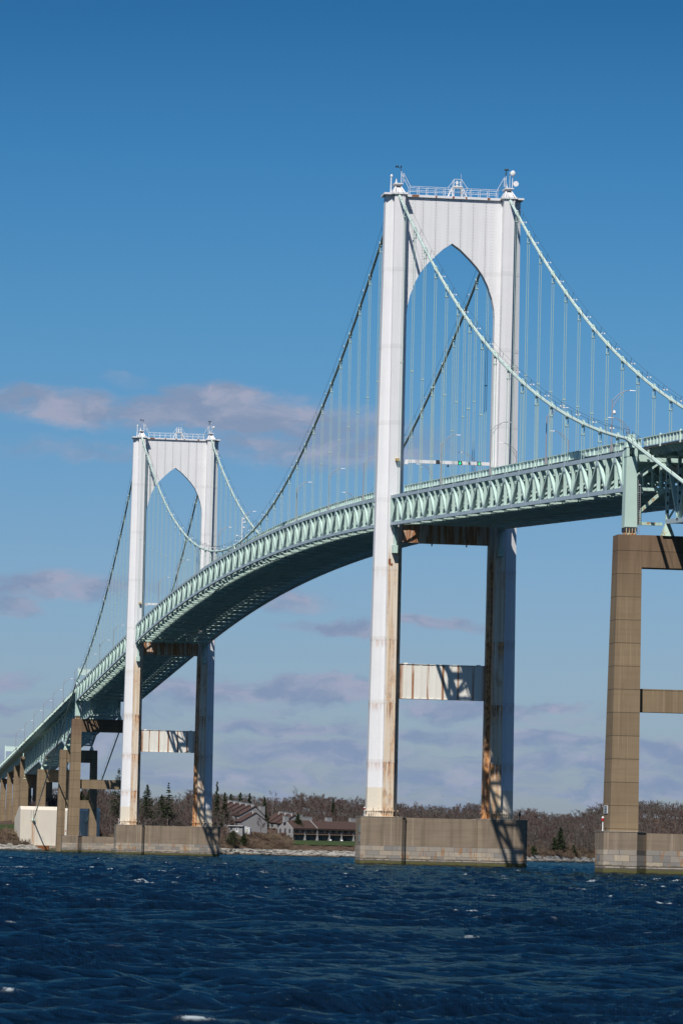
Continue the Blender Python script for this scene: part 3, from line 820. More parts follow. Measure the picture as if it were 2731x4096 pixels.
for x, lb in far_x:
    loc = (x, 8.45, zt(x)+0.7)
    r = copy_tree(proto, lb, loc, rz=PI); r['group'] = 'street lamps along the far parapet'
    for c in list(r.children):
        if c.name.startswith('camera'): bpy.data.objects.remove(c)

# ---------------------------------------------------------------- lane signal beams on the towers
def signal_beam(X, label):
    T = thing('lane_signal_beam', label, 'signal gantry', 'lane signal beams at the towers', (X+1.45, 0, 72.25))
    m = MB(); m.box(-0.2, 0.2, -7.8, 8.1, -0.22, 0.38); m.build('beam', M_TOWER, T)
    m = MB(); m.box(-0.3, 0.3, -7.9, -7.3, -0.5, 0.0); m.box(-0.3, 0.3, 7.6, 8.15, -0.5, 0.0); m.build('bracket', M_WHITE, T)
    for i, y in enumerate((-1.9, 2.1, 5.6)):
        m = MB(); m.box(0.2, 0.5, y-0.33, y+0.33, -0.28, 0.42); sg = m.build('lane_signal', M_DARK, T)
        if i:
            m = MB(); m.box(0.505, 0.515, y-0.045, y+0.045, -0.14, 0.33)
            for d in (-1, 1): m.hexa([(0.505, y, -0.22), (0.515, y, -0.22), (0.515, y, -0.10), (0.505, y, -0.10), (0.505, y+d*0.2, 0.0), (0.515, y+d*0.2, 0.0), (0.515, y+d*0.2, 0.1), (0.505, y+d*0.2, 0.1)])
            m.build('down_arrow', M_GREEN, sg)
    m = MB(); m.ball((0.1, 0, -0.55), 0.2, 8, 6); m.box(0, 0.2, -0.05, 0.05, -0.4, -0.2); m.build('camera_dome', M_DARK, T)
    m = MB(); m.box(1.45, 2.2, -9.8, -9.1, -0.1, 0.35); m.build('yellow_box', M_YEL, T)
    return T
signal_beam(0.0, 'white beam with green down arrow signals across the nearer tower portal')
signal_beam(-SPAN, 'small white signal beam across the farther tower portal')
# ================================================================ concrete bents and approach spans
def taper_box(m, x0, x1, y0, y1, z0, X0, X1, Y0, Y1, z1, mi=0):
    m.hexa([(x0, y0, z0), (x1, y0, z0), (x1, y1, z0), (x0, y1, z0), (X0, Y0, z1), (X1, Y0, z1), (X1, Y1, z1), (X0, Y1, z1)], mi)
def cable_bent(X, d, label, lab2):       # d = direction of the main bridge seen from the bent
    T = thing('concrete_bent_pier', label, 'pier', 'tall concrete bents carrying the side span ends', (X, 0, 0))
    for s in (-1, 1):
        m = MB()
        ya, yb = sorted((s*11.95, s*8.15)); Ya, Yb = sorted((s*11.4, s*8.2))
        taper_box(m, -2.5, 2.5, ya, yb, 5.6, -1.75, 1.75, Ya, Yb, 44.7)
        m.build('column', M_CONC, T)
        yo = 12.8 if d < 0 else 13.7
        a, b = sorted((s*7.15, s*yo))
        c = MB(); c.prism(oct_poly(-4.3, 4.3, a, b, 1.5), -3, 5.62); c.build('footing', M_PIER2, T)
        c = MB(); c.prism(oct_poly(-4.36, 4.36, a-0.05, b+0.05, 1.5), 5.62, 5.68); c.build('coping', M_COPE, T)
    m = MB(); m.box(-1.72, 1.72, -8.19, 8.19, 40.45, 44.72); m.build('cap_beam', M_CONC, T)
    m = MB(); m.box(-1.05, 1.05, -8.17, 8.17, 21.42, 24.47); m.build('lower_beam', M_CONC, T)
    m = MB(); m.box(-3.3, 3.3, -7.15, 7.15, -3, 5.5); m.build('footing_wall', M_PIER2, T)
    m = MB(); m.tube([(0.8, -12.55, 5.65), (0.8, -12.55, 7.0)], 0.08, 6); m.ball((0.8, -12.55, 7.42), 0.17, 8, 6); nl = m.build('navigation_light', M_WHITE, T)
    m = MB(); m.tube([(0.8, -12.55, 7.0), (0.8, -12.55, 7.35)], 0.2, 8); m.build('red_lens', M_RED, nl)
    if d < 0:
        m = MB(); m.box(-1.6, 0.9, -11.99, -11.93, 8.0, 9.05); sg = m.build('warning_sign', M_WHITE, T)
        m = MB()
        for i, (z, h) in enumerate(((8.9, .05), (8.72, .05), (8.54, .06), (8.37, .03), (8.25, .03), (8.13, .03))):
            m.box(-1.2+0.1*(i % 2), 0.5-0.1*(i % 2), -12.01, -11.995, z-h, z+h*0.6)
        m.build('sign_lettering', M_DARK, sg)
    # steel posts
    for s in (-1, 1):
        P = thing('steel_bent_post', lab2[0 if s < 0 else 1], 'steel post', 'steel posts that hold the cable ends', (X, s*9.6, 44.72))
        m = MB(); taper_box(m, -1.0, 1.0, -0.85, 0.85, 1.0, -0.95, 0.95, -0.7, 0.7, 10.4)
        m.box(-1.0, 1.0, -0.75, -0.35, 10.4, 11.6); m.box(-1.0, 1.0, 0.35, 0.75, 10.4, 11.6); m.build('post_shaft', M_MINT, P)
        m = MB(); m.hexa([(-1.05, -0.85, 11.6), (1.05, -0.85, 11.6), (1.05, 0.85, 11.6), (-1.05, 0.85, 11.6), (-0.6, -0.5-0.5*s*0, 12.9), (0.6, -0.5, 12.9), (0.6, 0.4, 12.9), (-0.6, 0.4, 12.9)]); m.box(-0.6, 0.6, -0.45, 0.45, 12.9, 13.4)
        m.build('cable_saddle', M_MINT, P)
        m = MB(); m.box(-0.95, 0.95, -0.75, 0.75, 0.0, 0.55); m.box(-1.05, 1.05, -0.8, 0.8, 0.0, 0.1)
        for k in range(4): m.tube([(1.1, -0.6+k*0.4, 0.1), (1.1, -0.6+k*0.4, 0.9)], 0.07, 6)
        m.build('rusty_base', M_RUSTB, P)
        m = MB(); m.box(0.9, 1.12, -0.8, 0.8, 0.5, 1.05); m.box(-1.0, 1.0, -0.82, 0.82, 0.5, 1.0); m.build('rubber_skirt', M_DARK, P)
        if s < 0:
            m = MB()
            for yy in (0.95, 1.25): m.beam((0.8, yy, 0.2), (0.8, yy, 8.2), 0.05, 0.05)
            for z in np.arange(0.3, 8.2, 0.3): m.beam((0.8, 0.95, z), (0.8, 1.25, z), 0.04, 0.04)
            m.build('ladder', M_GALV, P)
    return T
M_RUSTB = mat("rust_stained_cream_paint", lambda n, g, b: n.mix(n.ss(n.noise(n.mapv(g, (3, 3, 0.8)), 1.3, 4), 0.4, 0.6), (0.52, 0.48, 0.35), (0.36, 0.13, 0.04)), 0.7)
cable_bent(SIDE, -1, 'tall brown concrete bent pier at the right edge of the photo', ['pale mint steel post standing on the right edge bent, nearest the camera', 'pale mint steel post on the far side of the right edge bent'])
cable_bent(-SPAN-SIDE, 1, 'tall brown concrete bent pier left of the farther tower', ['pale mint steel post standing on the left concrete bent, left one', 'pale mint steel post on the left concrete bent, half hidden behind the farther tower'])

YA = 4.7
def approach_truss(xa, xb, haunch_a, haunch_b, label, npan=14):
    """deck truss between supports xa > xb, haunched where it meets the next span"""
    ox = (xa+xb)/2
    T = thing('approach_truss_span', label, 'bridge span', 'mint green approach truss spans', (ox, 0, 0))
    def zb(x):
        z = zt(x)-9.2; h = 0
        if haunch_a: h = max(h, 1-(xa-x)/16.0)
        if haunch_b: h = max(h, 1-(x-xb)/16.0)
        return z-2.9*max(0, h)
    xs = list(np.linspace(xa-0.3, xb+0.3, npan+1))
    L = lambda x, y, z: (x-ox, y, z)
    for s in (-1, 1):
        y = s*YA
        t = MB(); b = MB(); w_ = MB()
        for p, q in zip(xs, xs[1:]):
            t.beam(L(p, y, zt(p)-0.5), L(q, y, zt(q)-0.5), 0.5, 0.6)
            b.beam(L(p, y, zb(p)), L(q, y, zb(q)), 0.5, 0.6)
        t.build('top_chord', M_MINT, T); b.build('bottom_chord', M_CHORD, T)
        for i, p in enumerate(xs):
            m = MB(); m.beam(L(p, y, zb(p)), L(p, y, zt(p)-0.5), 0.42, 0.42, (1, 0, 0)); o = m.build('truss_post', M_MINT, T)
            hl = MB(); z = zb(p)+1.1
            while z < zt(p)-1.6:
                hl.box(p-ox+0.205, p-ox+0.222, y-0.12, y+0.12, z, z+0.42); z += 1.15
            hl.build('access_hole', M_DARK, o)
        for i, (p, q) in enumerate(zip(xs, xs[1:])):
            a_, b_ = (L(p, y, zb(p)), L(q, y, zt(q)-0.5)) if i % 2 else (L(p, y, zt(p)-0.5), L(q, y, zb(q)))
            m = MB(); m.beam(a_, b_, 0.5, 0.45); m.build('diagonal', M_MINT, T)
        m = MB(); yp = s*8.0
        for p, q in zip(xs, xs[1:]):
            za, zq = zt(p), zt(q)
            m.hexa([L(q, yp-0.03, zq+0.72), L(p, yp-0.03, za+0.72), L(p, yp+0.03, za+0.72), L(q, yp+0.03, zq+0.72),
                    L(q, yp-0.03, zq+1.72), L(p, yp-0.03, za+1.72), L(p, yp+0.03, za+1.72), L(q, yp+0.03, zq+1.72)])
            m.beam(L(p, yp, za+1.78), L(q, yp, zq+1.78), 0.34, 0.12)
        n_ = int((xa-xb)/2.03)
        for k in range(n_):
            x = xa-1.0-k*2.03; z = zt(x); ya, yb = sorted((yp+s*0.03, yp+s*0.16)); m.box(x-ox-0.06, x-ox+0.06, ya, yb, z+0.66, z+1.74)
            m.hexa([L(x-0.12, yp-s*1.3, z-0.5), L(x+0.12, yp-s*1.3, z-0.5), L(x+0.12, yp-s*0.9, z-0.5), L(x-0.12, yp-s*0.9, z-0.5),
                    L(x-0.12, yp-s*1.3, z+0.6), L(x+0.12, yp-s*1.3, z+0.6), L(x+0.12, yp+s*0.1, z+0.6), L(x-0.12, yp+s*0.1, z+0.6)] if s < 0 else
                   [L(x-0.12, yp-1.3, z-0.5), L(x+0.12, yp-1.3, z-0.5), L(x+0.12, yp-0.9, z-0.5), L(x-0.12, yp-0.9, z-0.5), L(x-0.12, yp-1.3, z+0.6), L(x+0.12, yp-1.3, z+0.6), L(x+0.12, yp+0.1, z+0.6), L(x-0.12, yp+0.1, z+0.6)])
            if k % 6 == 3: m.box(x-ox-0.22, x-ox+0.22, min(yp, yp+s*0.2), max(yp, yp+s*0.2), z+0.3, z+2.0)
        m.build('parapet', M_MINTL, T)
    m = MB()
    for p, q in zip(xs, xs[1:]):
        za, zq = zt(p)+0.62, zt(q)+0.62
        m.hexa([L(q, -8.05, zq-0.25), L(p, -8.05, za-0.25), L(p, 8.05, za-0.25), L(q, 8.05, zq-0.25), L(q, -8.05, zq), L(p, -8.05, za), L(p, 8.05, za), L(q, 8.05, zq)])
    m.build('road_slab', M_ROAD, T)
    for i, p in enumerate(xs):
        m = MB(); z0, z1 = zb(p), zt(p)
        m.box(p-ox-0.16, p-ox+0.16, -6.6, 6.6, z1-0.75, z1+0.36); m.box(p-ox-0.15, p-ox+0.15, -YA, YA, z0-0.2, z0+0.2)
        m.beam(L(p, -YA, z0), L(p, 0, z1-0.8), 0.25, 0.25, (1, 0, 0)); m.beam(L(p, YA, z0), L(p, 0, z1-0.8), 0.25, 0.25, (1, 0, 0))
        m.beam(L(p, -YA, (z0+z1)/2), L(p, YA, (z0+z1)/2), 0.25, 0.25, (1, 0, 0))
        m.build('cross_frame', M_MINT, T)
    m = MB()
    for i, (p, q) in enumerate(zip(xs, xs[1:])): m.beam(L(p, -YA, zb(p)), L(q, YA, zb(q)), 0.3, 0.2); m.beam(L(p, YA, zb(p)), L(q, -YA, zb(q)), 0.3, 0.2)
    m.build('bottom_lateral', M_MINT, T)
    for xe, on in ((xa, True), (xb, True)):
        for s in (-1, 1):
            m = MB(); zz = zb(xe); x = xe-ox+(-0.6 if xe == xa else 0.6)
            taper_box(m, x-0.9, x+0.9, s*YA-0.8, s*YA+0.8, zz-2.0+0.02, x-0.28, x+0.28, s*YA-0.3, s*YA+0.3, zz-0.3)
            m.build('pedestal_bearing', M_RUSTM, T)
    return T
M_RUSTM = mat("rust_flecked_mint_paint", lambda n, g, b: n.mix(n.ss(n.noise(g, 1.8, 4), 0.55, 0.68), (0.42, 0.55, 0.46), (0.38, 0.22, 0.08)), 0.7)
def zt_off(x): return zt(x)
_zt0 = zt
def zt(x):
    if x > SIDE: return 66.1-0.0487*x
    if x < -SPAN-SIDE: return 66.1-0.0487*(-SPAN-x)
    return _zt0(x)
X2 = -SPAN-SIDE
approach_truss(313.5, SIDE+0.5, False, False, 'mint green truss span going out of the right edge of the photo')
approach_truss(X2-0.5, -808.3, False, True, 'first mint green truss span left of the left concrete bent')
approach_truss(-808.3, -921.7, True, True, 'middle mint green truss span above the cream anchorage')
approach_truss(-921.7, -1018.5, True, False, 'last mint green truss span before the plate girders')

# end brace frames between bent posts and approach truss
def girder_span(xa, xb, label):
    ox = (xa+xb)/2; T = thing('girder_span', label, 'bridge span', 'plate girder spans at the left', (ox, 0, 0))
    L = lambda x, y, z: (x-ox, y, z)
    for s in (-1, 1):
        y = s*5.2
        m = MB(); m.hexa([L(xb, y-0.08, zt(xb)-3.2), L(xa, y-0.08, zt(xa)-3.2), L(xa, y+0.08, zt(xa)-3.2), L(xb, y+0.08, zt(xb)-3.2), L(xb, y-0.08, zt(xb)+0.3), L(xa, y-0.08, zt(xa)+0.3), L(xa, y+0.08, zt(xa)+0.3), L(xb, y+0.08, zt(xb)+0.3)])
        m.beam(L(xa, y, zt(xa)-3.25), L(xb, y, zt(xb)-3.25), 0.6, 0.1)
        for x in np.arange(xb+1, xa, 2.4): m.box(x-ox-0.05, x-ox+0.05, y-0.25, y+0.25, zt(x)-3.2, zt(x)+0.2)
        m.build('plate_girder', M_MINT, T)
        m = MB(); yp = s*8.0
        m.hexa([L(xb, yp-0.03, zt(xb)+0.72), L(xa, yp-0.03, zt(xa)+0.72), L(xa, yp+0.03, zt(xa)+0.72), L(xb, yp+0.03, zt(xb)+0.72), L(xb, yp-0.03, zt(xb)+1.72), L(xa, yp-0.03, zt(xa)+1.72), L(xa, yp+0.03, zt(xa)+1.72), L(xb, yp+0.03, zt(xb)+1.72)])
        m.beam(L(xa, yp, zt(xa)+1.78), L(xb, yp, zt(xb)+1.78), 0.34, 0.12)
        for k, x in enumerate(np.arange(xb+0.8, xa, 2.03)):
            z = zt(x); ya, yb = sorted((yp+s*0.03, yp+s*0.16)); m.box(x-ox-0.06, x-ox+0.06, ya, yb, z+0.66, z+1.74)
            ya, yb = sorted((yp-s*2.6, yp)); m.box(x-ox-0.1, x-ox+0.1, ya, yb, z+0.0, z+0.6)
            if k % 6 == 3: m.box(x-ox-0.22, x-ox+0.22, min(yp, yp+s*0.2), max(yp, yp+s*0.2), z+0.3, z+2.0)
        m.build('parapet', M_MINTL, T)
    m = MB(); m.hexa([L(xb, -8.05, zt(xb)+0.37), L(xa, -8.05, zt(xa)+0.37), L(xa, 8.05, zt(xa)+0.37), L(xb, 8.05, zt(xb)+0.37), L(xb, -8.05, zt(xb)+0.62), L(xa, -8.05, zt(xa)+0.62), L(xa, 8.05, zt(xa)+0.62), L(xb, 8.05, zt(xb)+0.62)])
    m.build('road_slab', M_ROAD, T)
    return T
gx = [-1022.5, -1058, -1100, -1143, -1186]
gl = ['first plate girder span beyond the last truss', 'second plate girder span, above the pair of left piers', 'third plate girder span, near the left edge', 'plate girder span leaving the left edge of the photo']
for a, b, l in zip(gx, gx[1:], gl): girder_span(a-0.1, b+0.1, l)

def approach_pier(X, ztop, label, hx=1.9, y0=4.3, y1=7.0, beams=(), zb=-2, top_y=None, tall=None):
    T = thing('approach_pier', label, 'pier', 'concrete piers under the left approach', (X, 0, 0))
    for s in (-1, 1):
        ya, yb = sorted((s*y0, s*y1)); Ya, Yb = sorted((s*y0, s*(y1-0.5)))
        m = MB(); taper_box(m, -hx-0.3, hx+0.3, ya, yb, zb, -hx, hx, Ya, Yb, ztop); m.build('column', M_CONC, T)
        if tall:
            m = MB(); taper_box(m, -hx-3.4, -hx, ya, yb, zb, -hx-3.0, -hx-0.003, Ya, Yb, tall); m.build('tall_column', M_CONC, T)
    for z0, z1 in beams:
        m = MB(); m.box(-hx+0.4, hx-0.4, -y0, y0, z0, z1); m.build('cross_beam', M_CONC, T)
    return T
approach_pier(-808.3, 36.7, 'concrete pier just behind the left concrete bent, carrying the first haunch', 2.1, 4.4, 7.2, ((32.2, 36.65), (15.7, 18.7)))
approach_pier(-921.7, 31.4, 'concrete pier rising behind the cream anchorage', 2.0, 3.3, 7.0, ((26.5, 31.35),), 1)
approach_pier(-1019.0, 30.1, 'stepped concrete pier where truss meets plate girder', 1.9, 3.3, 6.9, ((25.4, 30.0),), 1, tall=38.1)
approach_pier(-1058, zt(-1058)-3.4, 'slender concrete pier left of the stepped pier', 1.3, 4.4, 7.1, ((32.5, 34.8),), 1)
approach_pier(-1100, zt(-1100)-3.4, 'slender concrete pier second from the left edge', 1.3, 4.4, 7.1, ((30.4, 32.7),), 1)
approach_pier(-1143, zt(-1143)-3.4, 'slender patched concrete pier at the left edge', 1.3, 4.4, 7.1, ((28.4, 30.7),), 1)

# anchorage
A = thing('cable_anchorage', 'huge cream concrete cable anchorage block with rust stain at the waterline', 'anchorage', None, (-886, 0, 0))
m = MB()
pr = [(0.0, 2.2), (0.0, 15.5), (-1.2, 16.8), (-9, 16.8), (-25, 13.5), (-33, 12.5), (-33, 2.2)]
n = len(pr)
for s in (-1, 1):
    ys = sorted((s*15.0, s*1.2)); b = len(m.v)
    for y in ys: m.v += [(x, y, z) for x, z in pr]
    m.f.append(tuple(b+i for i in range(n))); m.f.append(tuple(b+n+i for i in range(n))[::-1]); m.m += [0, 0]
    for i in range(n):
        j = (i+1) % n; m.f.append((b+i, b+n+i, b+n+j, b+j)); m.m.append(0)
m.build('anchor_block', M_ANCH, A)
m = MB(); m.box(-34, 1.0, -16.6, 16.6, -2, 2.2); m.build('footing', M_FOOT, A)
m = MB(); m.box(1.0, 1.2, -10.9, -4.0, 0.5, 2.1)
for y in np.arange(-10.8, -4, 0.4): m.box(1.2, 1.3, y, y+0.2, 0.5, 2.1)
m.build('rusty_sheet_piling', M_RUSTP, A)
for s in (-1, 1):
    m = MB()
    for dy in (-0.9, 0.0, 0.9):
        for z in np.arange(11, 19, 0.35):
            m.box(0.0, 0.12, s*YC+dy-0.05, s*YC+dy+0.05, z, z+0.2) if z < 15.3 else None
    m.build('ladder', M_GALV, A)
    m = MB(); m.tube([(-0.5, s*YC, 11.3), (0.9, s*YC, 11.75)], 0.55, 10); m.build('cable_collar', M_MINT, A)

# overhead sign frames on the far approach
def sign_frame(x, label):
    T = thing('overhead_sign_frame', label, 'sign gantry', 'pale overhead sign frames', (x, 0, zt(x)+0.7))
    for s in (-1, 1):
        m = MB(); m.box(-0.22, 0.22, s*7.5-0.22, s*7.5+0.22, 0, 7.6); m.build('upright', M_MINTL, T)
    m = MB(); m.box(-0.3, 0.3, -7.3, 7.3, 5.2, 7.2); m.box(-0.34, 0.34, -7.3, 7.3, 7.2, 7.35); m.build('box_beam', M_MINTL, T)
    m = MB(); m.box(-0.3, 0.3, -2.2, -1.7, 3.6, 4.3); m.beam((0, -1.95, 5.2), (0, -1.95, 4.3), 0.08, 0.08); m.build('lane_signal', M_DARK, T)
    return T
sign_frame(-724.0, 'pale overhead sign frame above the road left of the farther tower')
sign_frame(-1105.0, 'pale overhead sign frame near the left edge of the photo')

# end frame between right bent post and truss (braces seen under the deck)
B = thing('sway_frame', 'cream steel brace frame beside the right edge bent post', 'brace frame', None, (SIDE, 0, 46))
m = MB()
m.box(-0.3, 0.3, -8.6, -8.05, 0.2, 1.9); m.build('corner_gusset', M_RUSTM, B)
m = MB(); m.beam((0, -8.3, 0.35), (0, -5.2, 0.35), 0.4, 0.45, (1, 0, 0)); m.build('bottom_rail', M_RUSTM, B)
m = MB(); m.beam((0, -8.3, 1.9), (0, -5.0, 4.9), 0.4, 0.5, (1, 0, 0)); m.build('diagonal', M_RUSTM, B)
# ================================================================ shore, land, water
def interp(x, pts):
    if x <= pts[0][0]: return pts[0][1]
    for (a, va), (b, vb) in zip(pts, pts[1:]):
        if x <= b:
            t = (x-a)/(b-a); return va+(vb-va)*t
    return pts[-1][1]
SHORE = [(-900, 1620), (0, 1640), (130, 1650), (300, 1700), (600, 1970), (875, 2120), (1100, 2165), (1430, 2172), (1500, 2190), (2109, 2150), (2384, 2380), (2731, 2480), (3600, 2700)]
SKYL = [(-900, 3150), (0, 3190), (250, 3150), (370, 3150), (480, 3165), (560, 3190), (700, 3185), (760, 3160), (800, 3172), (870, 3178), (1000, 3180), (1069, 3192), (1130, 3200), (1193, 3174), (1280, 3182), (1340, 3187), (1407, 3200), (1470, 3194),
        (1591, 3214), (1660, 3222), (1740, 3224), (1800, 3226), (1890, 3214), (1950, 3226), (2070, 3240), (2137, 3234), (2200, 3255), (2289, 3255), (2330, 3240), (2406, 3213), (2460, 3205), (2615, 3206), (2731, 3213), (3600, 3200)]
def dirh(u):
    d = ray(u, hor(u)); return V((d.x, d.y, 0))/math.hypot(d.x, d.y)
def top_z(u, D): return 2+(hor(u)-interp(u, SKYL))/FPX*D
def ground(u, s):
    if s < 0: return -1.5
    G = top_z(u, interp(u, SHORE)+250)-10.5
    house = max(0, min(1, (u-760)/120))*max(0, min(1, (1560-u)/120))
    a = interp(s, [(0, -0.4), (6, 1.0), (20, 3.0), (38, 6.4), (46, 7.4), (95, 7.9), (130, 10.5), (220, G), (700, G+2)])
    a2 = interp(s, [(0, -0.4), (6, 1.0), (20, 3.2), (40, 8.8), (50, 10.6), (66, 12.2), (92, 13.2), (140, 14.5), (220, G), (700, G+2)])
    k_ = max(0, min(1, (1165-u)/70)); a = a*(1-k_)+a2*k_
    b = interp(s, [(0, -0.4), (6, 0.6), (16, 2.0), (40, 5.5), (90, 9.5), (160, G*0.8), (230, G), (700, G+2)])
    return a*house+b*(1-house)
def on_land(u, s, dz=0.0):
    d = dirh(u); D = interp(u, SHORE)+s
    return V((CAMP.x+d.x*D, CAMP.y+d.y*D, ground(u, s)+dz))
us = np.arange(-900, 3601, 25); ss_ = [-12, 0, 3, 6, 10, 14, 20, 28, 38, 48, 60, 75, 95, 110, 130, 160, 190, 220, 270, 350, 500, 900, 2500]
vs = []; fs = []
for s in ss_:
    for u in us:
        p = on_land(u, s)
        if s > 2: p.z += random.uniform(-0.25, 0.35)*(1 if s < 40 else 0.4)
        vs.append(tuple(p))
nu = len(us)
for i in range(len(ss_)-1):
    for j in range(nu-1): fs.append((i*nu+j, i*nu+j+1, (i+1)*nu+j+1, (i+1)*nu+j))
me = bpy.data.meshes.new('ground'); me.from_pydata(vs, [], fs)
def soil(n, g, b):
    x, y, z = n.xyz(g)
    c = n.mix(n.ss(n.noise(g, 0.12, 5), 0.35, 0.65), (0.06, 0.042, 0.032), (0.10, 0.07, 0.05))
    rock = n.mix(n.ss(n.noise(n.mapv(g, (0.5, 0.5, 3)), 0.9, 5), 0.35, 0.65), (0.10, 0.095, 0.085), (0.42, 0.40, 0.36))
    c = n.mix(n.ss(z, 3.4, 2.6), c, rock)
    return n.mix(n.ss(z, 0.8, 0.4), c, (0.05, 0.045, 0.035))
me.materials.append(mat("brown_soil_and_rock", soil, 0.95, 0.1))
gr = link('ground', me); tag(gr, kind='structure')
# lawn sheets: in front of the long house, and left of the piers
def lawn(u0, u1, s0, s1, dz=0.45):
    m = MB(); U = np.linspace(u0, u1, 24); S = np.linspace(s0, s1, 9)
    for i in range(len(U)-1):
        for j in range(8):
            m.quad([on_land(U[i], S[j], dz), on_land(U[i+1], S[j], dz), on_land(U[i+1], S[j+1], dz), on_land(U[i], S[j+1], dz)])
    return m
M_GRASS = mat("mown_green_grass", flat((0.038, 0.056, 0.022), 0.35, 0.3), 0.95, 0.1)
tag(lawn(1150, 1500, 32, 105, 0.35).build('lawn', M_GRASS), kind='structure')
tag(lawn(-300, 60, 40, 120).build('lawn', M_GRASS), kind='structure')

# shore rocks: tilted ledges
def ledge_rocks():
    m = MB(); R = random.Random(5)
    for k in range(1500):
        u = R.uniform(-300, 3000); s = R.uniform(-2, 17)
        if 1450 < u < 2080 and R.random() < 0.7: continue
        if u < 260: continue
        big = 1.0 if u < 1600 else 0.5
        p = on_land(u, max(0, s)); p.z = max(-0.3, p.z-0.2)
        L_ = R.uniform(2, 8)*big; W_ = R.uniform(1, 3)*big; H_ = R.uniform(0.25, 0.8)*big
        a = math.atan2(HR.y, HR.x)+R.uniform(-0.35, 0.35); ti = R.uniform(-0.03, 0.12)
        ca, sa = math.cos(a), math.sin(a); pts = []
        for (x, y, z) in ((-1, -1, -1), (1, -1, -1), (1, 1, -1), (-1, 1, -1), (-1, -1, 1), (1, -1, 1), (1, 1, 1), (-1, 1, 1)):
            x = x*L_/2*R.uniform(0.6, 1.1); y = y*W_/2*R.uniform(0.6, 1.1); z = z*H_/2*R.uniform(0.7, 1.2)+x*ti
            pts.append((p.x+x*ca-y*sa, p.y+x*sa+y*ca, p.z+z))
        m.hexa(pts)
    return m
M_ROCK = mat("pale_ledge_rock", lambda n, g, b: n.mix(n.ss(n.xyz(g)[2], 0.9, 0.45), n.mix(n.ss(n.noise(n.mapv(g, (0.4, 0.4, 2.5)), 1.0, 5), 0.35, 0.62), (0.11, 0.10, 0.088), (0.34, 0.32, 0.29)), (0.16, 0.12, 0.08)), 0.9, 0.2)
tag(ledge_rocks().build('rocky_shore', M_ROCK), kind='structure')

# ---------------------------------------------------------------- water
def wave_height(X, Y):
    R = np.random.default_rng(3); z = np.zeros_like(X); base = math.radians(186)
    wx = np.zeros_like(X); wy = np.zeros_like(X); gust = np.zeros_like(X)
    for i in range(10):      # bend the crests and let the wind come in gusts
        lam = 5+22*R.random(); th = R.random()*2*PI; k = 2*PI/lam; ph = R.random()*6.28
        s_ = np.sin(k*(X*math.cos(th)+Y*math.sin(th))+ph); wx += 0.055*lam**0.8*s_*math.cos(th*3); wy += 0.055*lam**0.8*s_*math.sin(th*2)
    for i in range(7):
        lam = 14+50*R.random(); th = R.random()*2*PI; gust += np.sin(2*PI/lam*(X*math.cos(th)+1.6*Y*math.sin(th))+R.random()*6.28)
    gust = np.clip(0.95+0.22*gust, 0.35, 1.7)
    X = X+wx; Y = Y+wy
    for i in range(150):
        lam = 0.32*(6.0/0.32)**(R.random()**1.0); k = 2*PI/lam
        th = base+R.normal(0, 0.5); ph = R.random()*2*PI
        a = (0.0068*lam if lam < 1.6 else 0.0125*(lam/1.6)**0.75)*(0.4+1.2*R.random())
        q = k*(X*math.cos(th)+Y*math.sin(th))+ph
        p = (np.exp(1.0*(np.sin(q)-1))-0.466)*1.75 if lam > 0.5 else np.sin(q)
        z += a*p*(gust if lam < 4 else 1.0)
    return z
a0 = math.atan2(HF.y, HF.x)
rs = [12.0]
while rs[-1] < 3200:
    r = rs[-1]; rs.append(r+(0.3 if r < 46 else (0.105 if r < 110 else 0.105+(r-110)*0.0028)))
rs = np.array(rs); angs = a0+np.radians(np.linspace(9.5, -9.5, 430))
RR, AA = np.meshgrid(rs, angs, indexing='ij')
X = CAMP.x+RR*np.cos(AA); Y = CAMP.y+RR*np.sin(AA)
Z = wave_height(X, Y)
fade = np.clip((X.shape[0]-1-np.arange(X.shape[0]))/5.0, 0, 1)[:, None]*np.clip(np.minimum(np.arange(430), 429-np.arange(430))/6.0, 0, 1)[None, :]
Z = Z*fade
co = np.stack([X, Y, Z], -1).reshape(-1, 3)
nr, na = X.shape
idx = np.arange(nr*na).reshape(nr, na)
q = np.stack([idx[:-1, :-1], idx[:-1, 1:], idx[1:, 1:], idx[1:, :-1]], -1).reshape(-1, 4)
# calm outer sheet so that the water reaches the horizon all round
outer = []; ofs = nr*na
ring_a = np.concatenate([angs, a0+np.radians(np.linspace(-9.5, -350.5, 90)[1:-1])])
big = [12000.0]
extra_v = []; extra_f = []
ino = len(ring_a)
